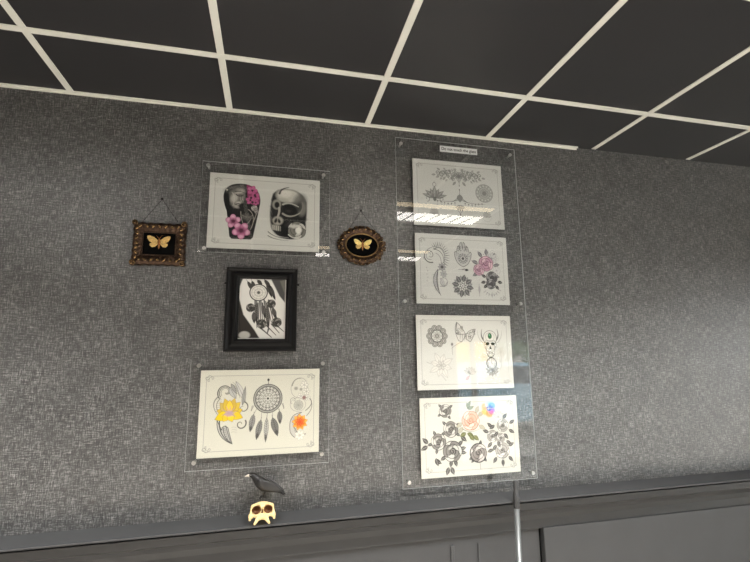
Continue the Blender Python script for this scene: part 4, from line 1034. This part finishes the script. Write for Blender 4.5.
# crow: facing left, perched on the skull
t = thing('crow_figurine', 'black crow figurine perched on the cream skull', 'bird figurine', (-.012, -.066, 1.075))
yc = -.060
bm = bmesh.new()
B = [(.060, 1.0880, .0025), (.044, 1.0950, .0080), (.026, 1.1030, .0145), (.008, 1.1105, .0200), (-.008, 1.1155, .0228), (-.022, 1.1265, .0205), (-.033, 1.1375, .0160), (-.0405, 1.1455, .0128), (-.0465, 1.1500, .0112), (-.0520, 1.1510, .0098), (-.0565, 1.1498, .0062), (-.0590, 1.1490, .0030)]
loft(bm, [(x, yc, z) for x, z, r_ in B], [(r_ * .92, r_) for x, z, r_ in B], 18)
obj('body', bm, M['crow'], t, True)
for sy in (-1, 1):
    bm = bmesh.new()
    Wg = [(-.030, 1.134, .003), (-.020, 1.130, .0110), (-.004, 1.121, .0150), (.014, 1.114, .0150), (.032, 1.105, .0110), (.047, 1.0985, .0062), (.0600, 1.0930, .0012)]
    off = [.0145, .0195, .0218, .0205, .0165, .0115, .0070]
    loft(bm, [(x, yc + sy * o_, z) for (x, z, r_), o_ in zip(Wg, off)], [(r_, .0034) if r_ > .004 else (r_, .0014) for x, z, r_ in Wg], 16)
    obj('wing', bm, M['crowwing'], t, True)
bm = bmesh.new(); loft(bm, [(-.0565, yc, 1.1500), (-.0620, yc, 1.1502), (-.0680, yc, 1.1492), (-.0735, yc, 1.1470)], [.0050, .0042, .0026, .0006], 12)
tag(obj('beak', bm, M['beak'], t, True), 'pointed beak with its highlight painted pale')
bm = bmesh.new()
for k, dx in enumerate((-.006, 0, .006)):
    loft(bm, [(.036 + k * .002, yc + dx, 1.0960), (.052, yc + dx * 1.2, 1.0880), (.0655 - abs(dx), yc + dx * 1.3, 1.0810)], [(.0040, .0016), (.0036, .0013), (.0016, .0007)], 8)
obj('tail', bm, M['crow'], t, True)
for sy in (-1, 1):
    bm = bmesh.new(); yl = yc + sy * .0075
    loft(bm, [(-.006, yl, 1.106), (-.004, yl, 1.096), (-.008, yl, 1.086), (-.0095, yl, 1.0795)], [.0052, .0034, .0018, .0017], 10)
    for a in (PI, PI - .5, PI + .5, 0): loft(bm, [(-.0095, yl, 1.0795), (-.0095 + .008 * math.cos(a), yl + .008 * math.sin(a), 1.0792), (-.0095 + .014 * math.cos(a), yl + .014 * math.sin(a), 1.0755)], [.0016, .0015, .0006], 8)
    obj('leg', bm, M['crow'], t, True)
    bm = bmesh.new(); blob(bm, (-.0530, yc + sy * .0088, 1.1530), .0013, 2); obj('eye', bm, M['beak'], t)

# ------------------------------------------------------------------ leaning pole
P0 = Vector((.8681, -.175, .8297)); P1 = Vector((.9031, -.130, 1.0099))
P0 = Vector((.8790, -.165, .8450))
dv = (P1 - P0).normalized(); bot = P1 + dv * ((0.012 - P1.z) / dv.z); top = P1 + dv * ((1.0815 - P1.z) / dv.z)
t = thing('pole', 'slim silver pole with dark grey tip leaning on the ledge', 'pole', bot)
L_ = (top - bot).length
at = lambda q: bot + dv * q
bm = bmesh.new(); loft(bm, [at(.012), at(L_ - .09)], [.0098, .0098], 20); obj('shaft', bm, M['polesteel'], t, True)
bm = bmesh.new()
loft(bm, [at(L_ - .096), at(L_ - .093), at(L_ - .052), at(L_ - .046), at(L_ - .036), at(L_ - .030), at(L_ - .006), at(L_ - .001), at(L_)], [.0108, .0118, .0118, .0112, .0086, .0090, .0092, .0078, .003], 20)
obj('tip', bm, M['rubber'], t, True)
bm = bmesh.new(); loft(bm, [at(-.008), at(.03)], [.013, .012], 18); obj('foot', bm, M['rubber'], t, True)

# ------------------------------------------------------------------ the street seen mirrored in the tall panel
bm = bmesh.new(); box(bm, -6, 22, -14, 6, -.14, -.101); struct('ground', bm, M['street'])
bm = bmesh.new(); box(bm, -6, 22, -13.2, -12.9, -.10, 6.5); struct('wall_street', bm, M['facade'])
for (x0, x1, z0, z1), lb in (((4.2, 4.62, 1.36, 1.83), 'yellow board mirrored beside the grey post in the third print'), ((4.76, 5.06, 1.30, 1.85), 'yellow board mirrored behind the horned skull of the third print')):
    t = thing('yellow_board', lb, 'sign board', ((x0 + x1) / 2, -8, -.10), 'yellow boards across the street')
    bm = bmesh.new(); box(bm, x0, x1, -8.03, -8, z0, z1, .006); obj('board', bm, M['yellow'], t)
    for x in (x0 + .05, x1 - .05):
        bm = bmesh.new(); loft(bm, [(x, -8.045, -.10), (x, -8.045, z1 - .02)], [.015, .015], 10); obj('post', bm, M['alu'], t)
t = thing('street_tree', 'leafy green street tree mirrored at the right edge of the tall panel', 'tree', (6.7, -10.2, -.10))
bm = bmesh.new(); loft(bm, [(6.7, -10.2, -.10), (6.72, -10.2, .8), (6.7, -10.22, 1.6)], [.12, .09, .07], 12); obj('trunk', bm, M['trunk'], t, True)
bm = bmesh.new(); R = random.Random(2)
for k in range(26): blob(bm, (6.7 + R.uniform(-.7, .7), -10.2 + R.uniform(-.5, .5), 2.0 + R.uniform(-.7, 1.1)), R.uniform(.25, .45), 2)
obj('crown', bm, M['leaf'], t)
t = thing('parked_car', 'pale blue parked car mirrored in the lower right of the tall panel', 'car', (5.0, -7.0, -.10))
pr = [(3.2, .25), (7.1, .25), (7.15, .75), (6.9, .88), (6.1, .95), (5.5, 1.36), (4.3, 1.38), (3.6, .95), (3.15, .85)]
bm = bmesh.new(); prism(bm, pr, 'y', -7.8, -6.2); bmesh.ops.bevel(bm, geom=bm.edges[:], offset=.05, segments=2, affect='EDGES'); obj('body', bm, M['carpaint'], t)
bm = bmesh.new(); prism(bm, [(3.85, .98), (5.9, .98), (5.42, 1.30), (4.4, 1.31)], 'y', -6.2, -6.185); obj('side_window', bm, M['glassdk'], t)
for x in (3.9, 6.4):
    for y in (-6.3, -7.75):
        bm = bmesh.new(); lathe(bm, [(.29, 0), (.31, .03), (.31, .15), (.29, .18)], (x, y, .21), 'y', 24); obj('wheel', bm, M['tyre'], t)

# ------------------------------------------------------------------ light
w = bpy.data.worlds.new('sky'); SC.world = w; w.use_nodes = True
nt = w.node_tree; bgn = nt.nodes['Background']
bgn.inputs['Color'].default_value = (.83, .92, 1., 1); bgn.inputs['Strength'].default_value = 8.4
pl = bpy.data.lights.new('daylight_portal', 'AREA'); pl.shape = 'RECTANGLE'; pl.size = DX1 - DX0; pl.size_y = DZ; pl.cycles.is_portal = True
po = bpy.data.objects.new('daylight_portal', pl); COL.objects.link(po); po.location = ((DX0 + DX1) / 2, YF - .15, DZ / 2); po.rotation_euler = (PI / 2, 0, 0)
pl = bpy.data.lights.new('daylight_portal_side', 'AREA'); pl.shape = 'RECTANGLE'; pl.size = WZ1 - WZ0; pl.size_y = WY1 - WY0; pl.cycles.is_portal = True
po = bpy.data.objects.new('daylight_portal_side', pl); COL.objects.link(po); po.location = (XR + .12, (WY0 + WY1) / 2, (WZ0 + WZ1) / 2); po.rotation_euler = (0, PI / 2, 0)

sl = bpy.data.lights.new('low_sun', 'SUN'); sl.energy = 26.; sl.angle = .0093; sl.color = (1., .975, .935)
so = bpy.data.objects.new('low_sun', sl); COL.objects.link(so); so.location = (8, 1, 4)
so.rotation_euler = Vector((-.95, -.30, -.40)).to_track_quat('-Z', 'Y').to_euler()
vs = SC.view_settings
vs.view_transform = 'Standard'; vs.look = 'None'; vs.exposure = -.20; vs.gamma = 1.; vs.use_curve_mapping = False
SC.cycles.use_denoising = True
SC.cycles.max_bounces = 10; SC.cycles.transparent_max_bounces = 24
